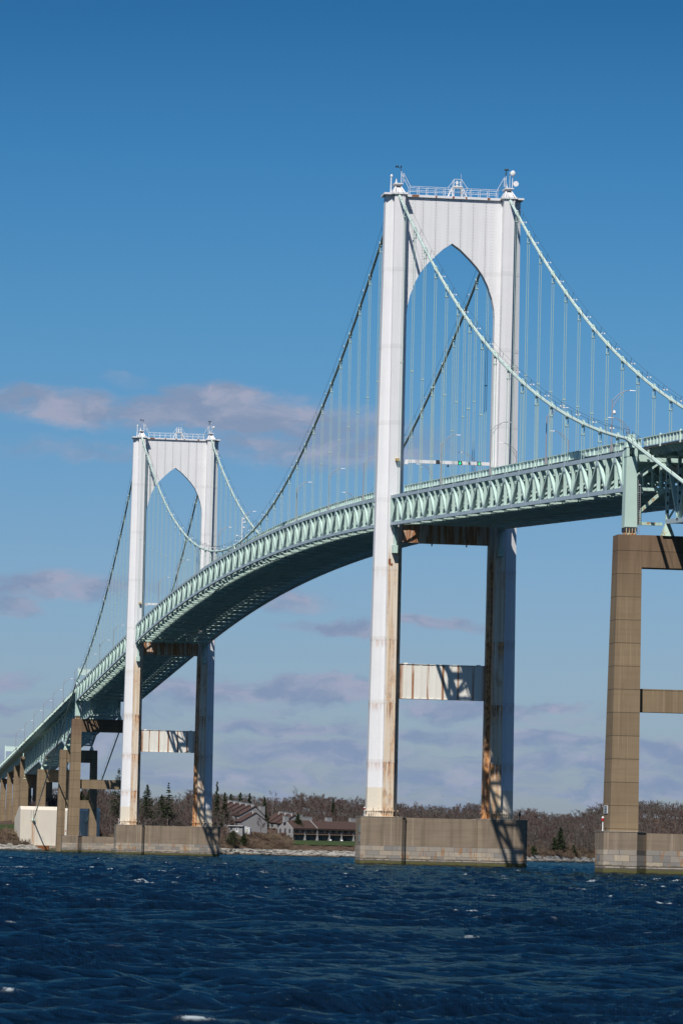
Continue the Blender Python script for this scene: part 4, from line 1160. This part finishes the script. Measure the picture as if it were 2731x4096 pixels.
# inner disc rim (r=12), outer rim (r=3200) and horizon rim
for rr in (12.0, 3200.0, 12000.0):
    for t in ring_a: extra_v.append((CAMP.x+rr*math.cos(t), CAMP.y+rr*math.sin(t), 0.0))
extra_v.append((CAMP.x, CAMP.y, 0.0)); cidx = ofs+3*ino
def vid(ring, k):
    if ring == 0 and k < na: return int(idx[0, k])
    if ring == 1 and k < na: return int(idx[-1, k])
    return ofs+ring*ino+k
for k in range(ino):
    k2 = (k+1) % ino
    if not (k < na-1): extra_f.append((vid(0, k), vid(0, k2), vid(1, k2), vid(1, k)))
    extra_f.append((vid(1, k), vid(1, k2), vid(2, k2), vid(2, k)))
    extra_f.append((cidx, vid(0, k2), vid(0, k)))
def np_mesh(name, co, quads, tris=None, extra=None):
    me = bpy.data.meshes.new(name)
    faces = [quads] if quads is not None else []
    nv = len(co); me.vertices.add(nv); me.vertices.foreach_set('co', np.ascontiguousarray(co, dtype=np.float32).ravel())
    loops = []; starts = []; tot = 0
    if quads is not None and len(quads):
        loops.append(quads.ravel()); starts.append(np.arange(len(quads))*4); tot += quads.size
    if tris is not None and len(tris):
        loops.append(tris.ravel()); starts.append(tot+np.arange(len(tris))*3); tot += tris.size
    loops = np.concatenate(loops).astype(np.int32); starts = np.concatenate(starts).astype(np.int32)
    me.loops.add(len(loops)); me.loops.foreach_set('vertex_index', loops)
    me.polygons.add(len(starts)); me.polygons.foreach_set('loop_start', starts)
    me.update(calc_edges=True); me.validate()
    return me
allco = np.concatenate([co, np.array(extra_v)])
eq = np.array([f for f in extra_f if len(f) == 4]); et = np.array([f for f in extra_f if len(f) == 3])
wm = np_mesh('water', allco, np.concatenate([q, eq])[:, ::-1], et[:, ::-1])
wm.polygons.foreach_set('use_smooth', [True]*len(wm.polygons))
def water(n, g, b):
    x, y, z = n.xyz(g)
    flat_ = n.mapv(g, (1, 1, 0))
    b1 = n.math('ADD', n.noise(flat_, 2.6, 6, 0.66), n.math('MULTIPLY', n.noise(flat_, 8.5, 3, 0.6), 0.3))
    b2 = n.noise(flat_, 0.5, 4, 0.6)
    bump = n.new('ShaderNodeBump'); bump.inputs['Distance'].default_value = 0.2; bump.inputs['Strength'].default_value = 1.0
    n.put(bump.inputs['Height'], n.math('ADD', b1, n.math('MULTIPLY', b2, 1.6)))
    crest = n.ss(z, 0.165, 0.22)
    patch = n.ss(n.noise(n.mapv(g, (1, 1, 0), (9, 4, 0)), 0.35, 3), 0.58, 0.64)
    fleck = n.ss(n.noise(g, 3.5, 5, 0.75), 0.46, 0.58)
    fm = n.math('MULTIPLY', n.math('MULTIPLY', crest, patch), fleck)
    body = n.new('ShaderNodeBsdfDiffuse'); n.put(body.inputs['Color'], n.mix(fm, (0.0004, 0.0045, 0.009), (0.33, 0.38, 0.40)))
    gl = n.new('ShaderNodeBsdfGlossy'); gl.inputs['Color'].default_value = (0.20, 0.305, 0.31, 1); gl.inputs['Roughness'].default_value = 0.07
    fr = n.new('ShaderNodeFresnel'); fr.inputs['IOR'].default_value = 1.33
    for q_ in (gl, fr): n.l.new(bump.outputs[0], q_.inputs['Normal'])
    mx = n.new('ShaderNodeMixShader'); n.put(mx.inputs[0], n.math('MULTIPLY', fr.outputs[0], n.math('SUBTRACT', 1.0, fm)))
    n.l.new(body.outputs[0], mx.inputs[1]); n.l.new(gl.outputs[0], mx.inputs[2])
    out = [q_ for q_ in n.n if q_.bl_idname == 'ShaderNodeOutputMaterial'][0]
    n.l.new(mx.outputs[0], out.inputs[0])
    return None
M_WATER = mat("wind_ruffled_sea_water", water, 0.1)
wm.materials.append(M_WATER)
tag(link('water', wm), kind='structure')

# ---------------------------------------------------------------- trees
class NM:      # quick triangle soup
    def __init__(s): s.v = []; s.t = []
    def tri(s, a, b, c): k = len(s.v); s.v += [a, b, c]; s.t.append((k, k+1, k+2))
    def limb(s, a, b, ra, rb, n=3):
        a = V(a); b = V(b); d = (b-a).normalized(); up = V((0, 0, 1)) if abs(d.z) < 0.9 else V((1, 0, 0))
        x = d.cross(up).normalized(); y = x.cross(d); k = len(s.v)
        for p, r in ((a, ra), (b, rb)):
            for i in range(n):
                t = 2*PI*i/n; s.v.append(tuple(p+(x*math.cos(t)+y*math.sin(t))*r))
        for i in range(n):
            j = (i+1) % n; s.t.append((k+i, k+j, k+n+j)); s.t.append((k+i, k+n+j, k+n+i))
def rdir(R, el0, el1):
    a = R.uniform(0, 2*PI); e = R.uniform(el0, el1); return V((math.cos(a)*math.cos(e), math.sin(a)*math.cos(e), math.sin(e)))
def bare_tree(seed, H=11.0, spread=0.42, twigs=7, tw=0.055):
    R = random.Random(seed); tr = NM(); cr = NM()
    top = V((R.uniform(-.5, .5), R.uniform(-.5, .5), H*0.45)); tr.limb((0, 0, -0.5), top, 0.22, 0.13, 5)
    tr.limb(top, top+V((R.uniform(-.6, .6), R.uniform(-.6, .6), H*0.3)), 0.13, 0.05, 4)
    for i in range(9):
        t = R.uniform(0.25, 1.0); p = V((0, 0, 0)).lerp(top, t) if i < 6 else top+V((0, 0, H*0.3*R.random()))
        d = rdir(R, 0.35, 1.25); L = H*spread*R.uniform(0.55, 1.0); e = p+d*L
        tr.limb(p, e, 0.09, 0.035, 3)
        for j in range(6):
            q = p.lerp(e, R.uniform(0.35, 1)); d2 = (d+rdir(R, -0.1, 1.3)*0.95).normalized(); L2 = L*R.uniform(0.25, 0.5); e2 = q+d2*L2
            cr.limb(q, e2, 0.035, 0.015, 3)
            for k in range(twigs):
                q2 = q.lerp(e2, R.uniform(0.2, 1)); d3 = (d2+rdir(R, -0.2, 1.4)*0.9).normalized(); L3 = R.uniform(0.5, 1.3); sd = d3.cross(rdir(R, -1, 1)).normalized()*tw
                cr.tri(tuple(q2-sd), tuple(q2+sd), tuple(q2+d3*L3))
    return tr, cr
def conifer(seed, H=16.0, Wd=3.6, gap=0.15, n=60):
    R = random.Random(seed); tr = NM(); cr = NM()
    tr.limb((0, 0, -0.5), (0, 0, H*0.97), 0.25, 0.03, 5)
    for i in range(n):
        t = i/(n-1); z = H*(0.06+0.93*t); r = 1.3*Wd*(1-t)**0.9*R.uniform(0.6, 1.1)+0.25
        if R.random() < gap: continue
        for k in range(4 if t < 0.85 else 3):
            a = R.uniform(0, 2*PI); d = V((math.cos(a), math.sin(a), -0.15+0.35*t))
            e = V((0, 0, z))+d*r; tr.limb((0, 0, z), e, 0.04, 0.015, 3)
            for j in range(16):
                q = V((0, 0, z)).lerp(e, R.uniform(0.15, 1.05)); s = R.uniform(0.45, 0.9)*(0.55+0.45*(1-t))
                u_ = rdir(R, -0.8, 0.2)*s; w_ = rdir(R, -0.5, 0.8)*s*0.7
                cr.tri(tuple(q), tuple(q+u_), tuple(q+w_))
    return tr, cr
def np_tris(nm): return np.array(nm.v, dtype=np.float32).reshape(-1, 3), np.array(nm.t, dtype=np.int64).reshape(-1, 3)
def tree_mats():
    def bark(n, g, b): return n.mix(n.noise(g, 0.9, 3), (0.10, 0.088, 0.080), (0.19, 0.172, 0.155))
    def twig(n, g, b):
        red = n.ss(n.noise(n.mapv(g, (1, 1, 0.2)), 0.045, 3), 0.46, 0.62)
        return n.mix(n.noise(g, 0.25, 3), n.mix(red, (0.080, 0.067, 0.060), (0.090, 0.056, 0.052)), n.mix(red, (0.125, 0.106, 0.094), (0.122, 0.080, 0.072)))
    def needle(n, g, b): return n.mix(n.noise(g, 0.9, 3), (0.022, 0.036, 0.018), (0.055, 0.075, 0.032))
    def brush(n, g, b): return n.mix(n.ss(n.noise(n.mapv(g, (1, 1, .3)), 0.09, 4), 0.35, 0.65), (0.105, 0.075, 0.056), (0.19, 0.14, 0.098))
    return mat("grey_bark", bark, 0.95, 0.1), mat("bare_twigs", twig, 0.95, 0.1), mat("dark_needles", needle, 0.9, 0.1), mat("dry_brush", brush, 0.95, 0.1)
M_BARK, M_TWIG, M_NEED, M_BRUSH = tree_mats()
templ = [bare_tree(100+i, 10.5+i*0.35, 0.36+0.03*(i % 3)) for i in range(6)]
tnp = []
for tr, cr in templ:
    a, b = np_tris(tr), np_tris(cr)
    tnp.append((np.concatenate([a[0], b[0]]), np.concatenate([a[1], b[1]+len(a[0])]), np.concatenate([np.zeros(len(a[1]), np.int32), np.ones(len(b[1]), np.int32)])))
def scatter(name, spots, temps, mats, label=None):
    VV = []; TT = []; MM = []; off = 0
    for (p, h, a, k) in spots:
        v, t, mi = temps[k % len(temps)]
        c, s = math.cos(a), math.sin(a)
        x = v[:, 0]*c-v[:, 1]*s; y = v[:, 0]*s+v[:, 1]*c
        VV.append(np.stack([x*h+p.x, y*h+p.y, v[:, 2]*h+p.z], -1)); TT.append(t+off); MM.append(mi); off += len(v)
    me = np_mesh(name, np.concatenate(VV), None, np.concatenate(TT))
    for m in mats: me.materials.append(m)
    me.polygons.foreach_set('material_index', np.concatenate(MM).astype(np.int32)); me.update()
    return tag(link(name, me), kind='stuff')
R = random.Random(21); spots = []
while len(spots) < 3300:
    u = R.uniform(-350, 3050); s = R.uniform(12, 290 if len(spots) % 9 else 440)
    lo = 95 if 870 < u < 1130 else (128 if 1130 <= u < 1470 else (26 if u > 2050 else (60 if u >= 1470 else 22)))
    if u < 130 and s < 345: continue
    if s < lo: continue
    if 1000 < u < 1130 and s < 125: continue
    p = on_land(u, s, -0.4)
    h = R.uniform(0.7, 0.98) if s > 60 else R.uniform(0.4, 0.75)
    spots.append((p, h, R.uniform(0, 6.28), R.randrange(6)))
scatter('bare_woodland', spots, tnp, [M_BARK, M_TWIG])
# low brush along the shore
def brush_t(seed):
    R = random.Random(seed); cr = NM()
    for i in range(60):
        b = V((R.uniform(-1.3, 1.3), R.uniform(-1.3, 1.3), -0.2)); d = rdir(R, 0.6, 1.5); e = b+d*R.uniform(0.8, 2.2)
        cr.limb(b, e, 0.03, 0.01, 3)
        for j in range(4):
            q = b.lerp(e, R.uniform(0.3, 1)); d3 = rdir(R, 0, 1.4); sd = d3.cross(rdir(R, -1, 1)).normalized()*0.06
            cr.tri(tuple(q-sd), tuple(q+sd), tuple(q+d3*R.uniform(0.4, 0.9)))
    v, t = np_tris(cr); return v, t, np.zeros(len(t), np.int32)
bt = [brush_t(i) for i in range(4)]
spots = []
while len(spots) < 1500:
    u = R.uniform(-300, 3000); s = R.uniform(17, 60)
    if 1170 < u < 1470 and s > 31: continue
    if 1170 < u < 1470 and R.random() < 0.3: continue
    if 860 < u <= 1130 and s > 46: continue
    spots.append((on_land(u, s, -0.1), R.uniform(0.55, 1.25)*(0.6 if 1170 < u < 1470 else 1.1), R.uniform(0, 6.28), R.randrange(4)))
scatter('shore_brush', spots, bt, [M_BRUSH])

def tri_obj(name, nm, m, parent):
    v, t = np_tris(nm); me = np_mesh(name, v, None, t); me.materials.append(m); return link(name, me, parent)
# evergreens one can tell apart: u, v of the tip, metres behind the shore, height, half width, label
EV = [(468, 3076, 70, 24, 5.2, 'broad dark spruce left of the farther tower, taller than the woods'),
 (583, 3141, 80, 16, 4.2, 'dark broad conifer just right of the left leg of the farther tower'),
 (642, 3180, 85, 11, 3.0, 'low conifer left of the ragged spruce in the farther tower opening'),
 (668, 3133, 88, 17, 2.8, 'ragged pointed spruce in the middle of the farther tower opening'),
 (862, 3128, 80, 24, 2.3, 'tall narrow spruce just right of the farther tower'),
 (893, 3172, 110, 17, 2.8, 'dark conifer behind the left end of the upper brown roofs'),
 (918, 3176, 125, 15, 3.4, 'green conifer above the second brown roof'),
 (956, 3172, 125, 16, 3.4, 'green conifer behind the middle of the upper brown roofs'),
 (993, 3175, 120, 17, 2.6, 'dark spruce behind the pale chimneys'),
 (1053, 3190, 100, 15, 1.9, 'small pointed spruce right of the tall pale chimney'),
 (1187, 3256, 66, 7, 2.5, 'small dark spruce standing on the roof line behind the long house'),
 (1328, 3196, 170, 14, 1.5, 'thin dark snag conifer above the long house roof'),
 (2239, 3312, 40, 11, 3.2, 'dark cedar on the wooded bank between nearer tower and right bent'),
 (2215, 3352, 34, 6, 3.0, 'low olive cedar at the foot of the bank cedar'),
 (2130, 3386, 22, 4, 2.4, 'small dark bush by the beach right of the nearer tower pier'),
 (2292, 3382, 30, 4.5, 1.4, 'small dark sapling right of the bank cedar'),
 (322, 3168, 60, 15, 3.2, 'dark conifer seen between the left concrete columns'),
 (350, 3162, 70, 15, 3.4, 'green conifer right of the one between the left concrete columns'),
 (930, 3325, 20, 6.5, 5.0, 'big dark evergreen shrub on the shore right of the farther tower pier'),
 (973, 3340, 26, 5.0, 2.6, 'smaller dark shrub beside the white shed')]
for i, (u, v, s, H, W_, lb) in enumerate(EV):
    d = dirh(u); D = interp(u, SHORE)+s; zt_ = 2+(hor(u)-v)/FPX*D
    base = V((CAMP.x+d.x*D, CAMP.y+d.y*D, zt_-H))
    T = thing('conifer_tree' if H > 7 else 'evergreen_shrub', lb, 'tree' if H > 7 else 'shrub', 'evergreens on the far shore', tuple(base))
    gnd = ground(u, s)
    tr, cr = conifer(300+i, H, W_, 0.3 if 'ragged' in lb or 'snag' in lb else 0.06, 40 if H < 8 else 70)
    if gnd < base.z: tr.limb((0, 0, gnd-base.z-0.5), (0, 0, 0), 0.3, 0.26, 5)
    tri_obj('trunk', tr, M_BARK, T); tri_obj('crown', cr, M_NEED, T)
# bare trees that stand clear of the woods
BT = [(1084, 3163, 120, 13.5, 'tall bare tree with open crown above the middle roofs'), (1040, 3262, 48, 9.5, 'pale bare spreading tree in front of the grey gable'),
 (1195, 3164, 190, 14, 'round bare tree on the skyline left of the long house chimneys'), (1235, 3166, 200, 13.5, 'wide bare tree on the skyline behind the long house'),
 (1897, 3199, 210, 13, 'round bare tree on the skyline left of the nearer tower right leg'), (1740, 3218, 205, 11, 'bare tree on the skyline amid the nearer tower opening'),
 (2137, 3230, 190, 12, 'pale bare tree on the skyline right of the nearer tower'), (758, 3148, 110, 13, 'bushy bare tree left of the farther tower right leg'),
 (2350, 3228, 210, 12, 'bare tree rising left of the right concrete column'), (905, 3300, 28, 7.5, 'bare bush beside the farther tower pier below the houses'),
 (1407, 3185, 190, 13, 'bare reddish tree just left of the nearer tower'), (1663, 3218, 190, 11, 'round bare tree right of the nearer tower left leg')]
for i, (u, v, s, H, lb) in enumerate(BT):
    d = dirh(u); D = interp(u, SHORE)+s; z0 = 2+(hor(u)-v)/FPX*D-H*1.02
    T = thing('bare_tree', lb, 'tree', 'bare trees on the far shore', (CAMP.x+d.x*D, CAMP.y+d.y*D, z0))
    tr, cr = bare_tree(500+i, H, 0.42, 8, 0.05); gnd = ground(u, s)
    if gnd < z0: tr.limb((0, 0, gnd-z0-0.5), (0, 0, 0), 0.3, 0.22, 5)
    tri_obj('trunk', tr, M_BARK, T); tri_obj('crown', cr, M_TWIG, T)

# ---------------------------------------------------------------- houses
M_SHING = mat("weathered_grey_shingle", lambda n, g, b: n.mix(n.noise(n.mapv(g, (1, 1, 2)), 2.2, 4), (0.19, 0.19, 0.195), (0.33, 0.325, 0.32)), 0.9, 0.15)
M_ROOF = mat("brown_shingle_roof", lambda n, g, b: n.mix(n.noise(n.mapv(g, (0.4, 0.4, 3)), 1.2, 4), (0.050, 0.032, 0.028), (0.080, 0.052, 0.045)), 0.9, 0.15)
M_GLASS = mat("window_glass", flat((0.03, 0.05, 0.07)), 0.15, 0.6)
M_CURT = mat("pale_curtained_glass", flat((0.40, 0.42, 0.36), 0.3, 0.8), 0.4)
M_TRIM = mat("dark_brown_trim", flat((0.05, 0.035, 0.03)), 0.8)
M_WOOD = mat("tan_deck_timber", flat((0.26, 0.16, 0.11), 0.2), 0.8)
M_TRIMW = mat("white_house_trim", flat((0.68, 0.68, 0.68), 0.05), 0.6)
BASEA = math.atan2(HR.y, HR.x)
def house_root(name, label, u, s, th, z=None):
    p = on_land(u, s);
    if z is not None: p.z = z
    return thing(name, label, 'house', None, tuple(p), BASEA+math.radians(th))
def gable_unit(T, x0, x1, y0, y1, eave, ridge, rf=0.5, dz=0, name='roof', oh=0.5, base=-5.0):
    """wall block plus gabled roof, ridge along x"""
    yr = y0+(y1-y0)*rf
    w_ = MB(); b = 0
    prof = [(y0, base), (y0, eave+dz), (yr, ridge+dz), (y1, eave+dz), (y1, base)]
    w_.v = [(x0, y, z) for y, z in prof]+[(x1, y, z) for y, z in prof]
    w_.f = [(4, 3, 2, 1, 0), (5, 6, 7, 8, 9), (0, 1, 6, 5), (3, 4, 9, 8)]; w_.m = [0]*4
    w_.build('wall', M_SHING, T)
    r = MB(); t = 0.28
    for ya, yb, za, zb_ in ((y0-oh, yr, eave-(ridge-eave)*oh/(yr-y0), ridge), (y1+oh, yr, eave-(ridge-eave)*oh/(y1-yr), ridge)):
        za += dz; zb2 = zb_+dz
        r.hexa([(x0-0.3, ya, za+0.03), (x1+0.3, ya, za+0.03), (x1+0.3, yb, zb2+0.03), (x0-0.3, yb, zb2+0.03), (x0-0.3, ya, za+t), (x1+0.3, ya, za+t), (x1+0.3, yb, zb2+t), (x0-0.3, yb, zb2+t)])
    return r.build(name, M_ROOF, T)
def chimney(T, x, y, z0, z1, wx=1.1, wy=0.9, parent=None):
    m = MB(); m.box(x-wx, x+wx, y-wy, y+wy, z0, z1); m.box(x-wx-0.1, x+wx+0.1, y-wy-0.1, y+wy+0.1, z1, z1+0.15)
    m.box(x-0.06, x+0.06, y-wy-0.03, y-wy, z0, z1)
    return m.build('chimney', M_SHING, T)
def window(T, x0, x1, y, z0, z1, m_=None, axis='y', sgn=-1):
    f = MB(); g = MB(); e = 0.12
    if axis == 'y':
        f.box(x0-e, x1+e, min(y, y+sgn*0.06), max(y, y+sgn*0.06), z0-e, z1+e); g.box(x0, x1, min(y+sgn*0.06, y+sgn*0.08), max(y+sgn*0.06, y+sgn*0.08), z0, z1)
    else:
        f.box(min(y, y+sgn*0.06), max(y, y+sgn*0.06), x0-e, x1+e, z0-e, z1+e); g.box(min(y+sgn*0.06, y+sgn*0.08), max(y+sgn*0.06, y+sgn*0.08), x0, x1, z0, z1)
    o = f.build('window', M_TRIM, T); g.build('pane', m_ or M_GLASS, o)
# C: long row house with balconies
T = house_root('row_house', 'long low row house with balconies and brown roof, nearest the lawn', 1168, 60, 36, 8.0)
Lc, Wc = 53.0, 12.4; eave, ridge = 6.1, 9.7
w_ = MB(); w_.box(0.0, Lc, 1.7, Wc, -4, eave); w_.build('wall', M_SHING, T)
for xx in (0.0, 15.2):      # gable end and the tall party wall that shows above the roof
    up = 0.0 if xx == 0 else 0.45
    w_ = MB(); b = 0; prof = [(-0.9 if xx == 0 else -1.6, -2.5), (-0.3, 3.2), (-0.3, eave-0.3+up), (Wc/2, ridge+up), (Wc+0.2, eave+up), (Wc+0.2, -2.5)]
    for dx in (-0.25, 0.25): w_.v += [(xx+dx, y, z) for y, z in prof]
    k = len(prof); w_.f.append(tuple(b+i for i in range(k))[::-1]); w_.f.append(tuple(b+k+i for i in range(k))); w_.m += [0, 0]
    for i in range(k): j = (i+1) % k; w_.f.append((b+i, b+j, b+k+j, b+k+i)); w_.m.append(0)
    w_.build('gable_wall', M_SHING, T)
r = MB()
for (xa, xb) in ((0.26, 14.9), (15.5, Lc+0.4)):
    for ya, yb in ((-0.5, Wc/2), (Wc+0.5, Wc/2)):
        za = eave-0.35
        r.hexa([(xa, ya, za), (xb, ya, za), (xb, yb, ridge), (xa, yb, ridge), (xa, ya, za+0.3), (xb, ya, za+0.3), (xb, yb, ridge+0.3), (xa, yb, ridge+0.3)])
ro = r.build('roof', M_ROOF, T)
f = MB(); f.box(0.3, Lc, -0.45, -0.25, eave-0.85, eave-0.35); f.build('eave_board', M_TRIM, T)
for x in (7.6, 22.8, 30.4, 38.0, 45.6, 53.0):
    m = MB(); m.hexa([(x-0.2, -1.3, -2), (x+0.2, -1.3, -2), (x+0.2, 1.7, -2), (x-0.2, 1.7, -2), (x-0.2, -0.3, 3.2), (x+0.2, -0.3, 3.2), (x+0.2, 1.7, 3.2), (x-0.2, 1.7, 3.2)])
    m.box(x-0.2, x+0.2, 0.2, 1.7, 3.2, eave-0.4); m.build('buttress', M_SHING, T)
for a, b_ in zip((0.0, 7.6, 15.2, 22.8, 30.4, 38.0, 45.6), (7.6, 15.2, 22.8, 30.4, 38.0, 45.6, 53.0)):
    bl = MB(); bl.box(a+0.25, b_-0.25, -0.3, 1.7, 2.85, 3.15); bo = bl.build('balcony', M_WOOD, T)
    rl = MB(); rl.box(a+0.25, b_-0.25, -0.3, -0.22, 4.05, 4.15)
    for q_ in np.arange(a+0.4, b_-0.3, 0.35): rl.box(q_-0.03, q_+0.03, -0.28, -0.24, 3.15, 4.05)
    rl.build('railing', M_TRIM, bo)
    for k_ in range(3):
        x = a+1.0+k_*2.1; window(T, x, x+1.35, 1.7, 3.5, 5.4, M_CURT if k_ != 1 else M_GLASS)
        window(T, x, x+1.5, 1.7, 0.2, 2.4, M_GLASS)
for y, z in ((2.2, 3.6), (6.1, 3.8), (10.3, 3.6), (2.6, 0.6)): window(T, y-0.5, y+0.5, -0.25, z, z+1.8, None, 'x', -1)
m = MB(); m.hexa([(-2.0, 5.0, 2.6), (-0.25, 5.0, 2.6), (-0.25, 10.5, 2.6), (-2.0, 10.5, 2.6), (-2.0, 5.0, 2.8), (-0.25, 5.0, 3.6), (-0.25, 10.5, 3.6), (-2.0, 10.5, 2.8)]); m.build('porch_roof', M_ROOF, T)
m = MB(); m.box(-0.32, -0.25, 5.8, 9.8, -0.5, 2.5); m.build('garage_door', M_TRIM, T)
for x, y, z, q_ in ((0.0, Wc/2, ridge-0.4, 1.3), (13.2, Wc/2+1, ridge-0.5, 3.4), (27.0, Wc/2+0.5, ridge-0.4, 1.6), (42.0, Wc/2+0.5, ridge-0.4, 1.6)):
    chimney(T, x, y, z-0.5, ridge+2.1, q_)
lawn_chairs = []
for i, (u, lb) in enumerate(((1321, 'small white lawn chair on the grass left of the other'), (1366, 'small white lawn chair on the grass, right one'))):
    C_ = thing('lawn_chair', lb, 'chair', 'white lawn chairs', tuple(on_land(u, 50, 0.4)), BASEA); C_.scale = (0.65, 0.65, 0.65)
    m = MB(); m.box(-0.6, 0.6, -0.4, 0.4, 0.35, 0.45); m.build('seat', M_TRIMW, C_)
    m = MB(); m.hexa([(-0.6, 0.35, 0.4), (0.6, 0.35, 0.4), (0.6, 0.45, 0.4), (-0.6, 0.45, 0.4), (-0.6, 0.7, 1.1), (0.6, 0.7, 1.1), (0.6, 0.8, 1.1), (-0.6, 0.8, 1.1)]); m.build('backrest', M_TRIMW, C_)
    m = MB()
    for a in (-0.55, 0.55):
        for b_ in (-0.35, 0.35): m.box(a-0.04, a+0.04, b_-0.04, b_+0.04, 0, 0.36)
    m.build('leg', M_TRIMW, C_)
# staggered rows seen end on
def stagger_row(label, u, s, th, z, units, uw, W_, eave, ridge, rf, step, dy, chim=True, name='row_house'):
    T = house_root(name, label, u, s, th, z)
    for k in range(units):
        x1 = -k*uw; x0 = x1-uw; y_o = -k*dy; dz = k*step
        T_roof = gable_unit(T, x0, x1, y_o, y_o+W_, eave, ridge, rf, dz)
        window(T, x0+0.9, x0+2.5, y_o, eave-2.2+dz, eave-0.8+dz, M_GLASS)
        m = MB(); m.tube([(x1-1.0, y_o+W_*rf-1.2, ridge+dz-0.6), (x1-1.0, y_o+W_*rf-1.2, ridge+dz+0.9)], 0.16, 6); m.build('vent_pipe', M_TRIMW, T_roof)
        m = MB(); q0 = (x1-3.2, y_o+W_*rf*0.62)
        if k % 2: 
            za = eave+(ridge-eave)*0.62+dz+0.3; m.box(q0[0], q0[0]+0.9, q0[1], q0[1]+1.2, za, za+0.12); m.build('skylight', M_GLASS, T_roof)
        # lean-to porch roofs in front
        pz = eave-3.0+dz
        m = MB(); m.hexa([(x0+0.3, y_o-3.4, pz-1.5), (x1-0.3, y_o-3.4, pz-1.5), (x1-0.3, y_o-0.02, pz-0.1), (x0+0.3, y_o-0.02, pz-0.1), (x0+0.3, y_o-3.4, pz-1.25), (x1-0.3, y_o-3.4, pz-1.25), (x1-0.3, y_o-0.02, pz+0.15), (x0+0.3, y_o-0.02, pz+0.15)])
        m.build('porch_roof', M_ROOF, T)
        m = MB(); m.box(x0+0.5, x1-0.5, y_o-3.0, y_o-0.02, -4, pz-1.5); m.build('porch_wall', M_SHING, T)
    if chim:
        chimney(T, -1.4, W_-0.9, 1.0, ridge+0.2, 1.3, 1.3)
        for k in range(1, units): chimney(T, -k*uw-1.5, W_*rf+1.6-k*dy, ridge-1.0+k*step, ridge+1.0+k*step, 1.2, 1.4)
    return T
stagger_row('upper row of five staggered brown roofs with grey end gable', 955, 92, -55, 13.4, 5, 5.0, 15.0, 6.4, 11.0, 0.62, 0.5, 0.3)
stagger_row('lower grey gabled house in front of the staggered row', 963, 66, -58, 12.6, 1, 6.5, 15.0, 4.0, 8.3, 0.55, 0, 0, False, 'gabled_house')
stagger_row('middle row of three brown roofs behind the long row house', 1128, 80, -55, 10.8, 3, 5.4, 12.0, 5.6, 9.8, 0.6, 0.35, 0.3, True)
T = house_root('garden_house', 'low grey wing with white door and dark railing above, left of the white shed', 910, 50, -8, 11.0)
m = MB(); m.box(0, 7.2, 0, 6, -2, 3.0); m.build('wall', M_SHING, T)
m = MB(); m.box(-0.3, 7.5, -0.8, 6, 3.0, 3.2); m.build('terrace_floor', M_TRIMW, T)
m = MB(); m.box(-0.2, 7.4, -0.75, -0.68, 4.1, 4.2)
for x in np.arange(-0.1, 7.4, 0.3): m.box(x, x+0.07, -0.74, -0.69, 3.2, 4.1)
m.build('railing', M_TRIM, T); window(T, 1.2, 2.0, 0, 1.2, 2.3)
m = MB(); m.box(3.9, 5.1, -0.1, 0, 0.0, 2.6); dd = m.build('door', M_TRIMW, T); m = MB(); m.box(4.2, 4.8, -0.13, -0.1, 0.8, 2.3); m.build('pane', M_GLASS, dd)
T = house_root('white_shed', 'small white sun room with sloping roof by the shore brush', 968, 50, -8, 10.8)
m = MB(); m.hexa([(0, 0, -2), (3.6, 0, -2), (3.6, 4, -2), (0, 4, -2), (0, 0, 3.2), (3.6, 0, 2.3), (3.6, 4, 2.3), (0, 4, 3.2)]); m.build('wall', M_TRIMW, T)
m = MB(); m.hexa([(-0.2, -0.2, 3.27), (3.8, -0.2, 2.3), (3.8, 4.2, 2.3), (-0.2, 4.2, 3.27), (-0.2, -0.2, 3.42), (3.8, -0.2, 2.45), (3.8, 4.2, 2.45), (-0.2, 4.2, 3.42)]); m.build('roof', M_TRIMW, T)
window(T, 0.5, 1.5, 0, 0.4, 2.0, M_CURT); window(T, 2.0, 2.9, 0, 0.4, 1.8, M_CURT)
T = house_root('hill_house', 'white gabled house half hidden behind the conifers on the ridge', 992, 165, 10, 21.0)
m = MB(); m.box(0, 4, 0, 4, -9, 2.5); m.build('wall', M_TRIMW, T)
m = MB(); m.hexa([(-0.3, -0.3, 2.5), (4.3, -0.3, 2.5), (4.3, 4.3, 2.5), (-0.3, 4.3, 2.5), (1.9, 1.6, 5.5), (2.1, 1.6, 5.5), (2.1, 2.4, 5.5), (1.9, 2.4, 5.5)]); m.build('roof', M_TRIMW, T)
# a bird
b = MB(); p = on_x(1769, 3187, -300.0)
def bp(x, y, z): return p+V((x, y, z))*0.55
b.hexa([bp(-.1, -.5, 0), bp(.2, -.5, 0), bp(.15, 0, -.05), bp(-.15, 0, -.05), bp(-.05, -.5, .05), bp(.1, -.5, .05), bp(.15, 0, .06), bp(-.15, 0, .06)])
b.hexa([bp(-.15, 0, -.05), bp(.15, 0, -.05), bp(.2, .5, .12), bp(-.1, .5, .12), bp(-.15, 0, .06), bp(.15, 0, .06), bp(.1, .5, .16), bp(-.05, .5, .16)])
tag(b.build('seabird', M_DARK), 'tiny dark seabird flying in the nearer tower opening', 'bird')
bpy.context.view_layer.update()
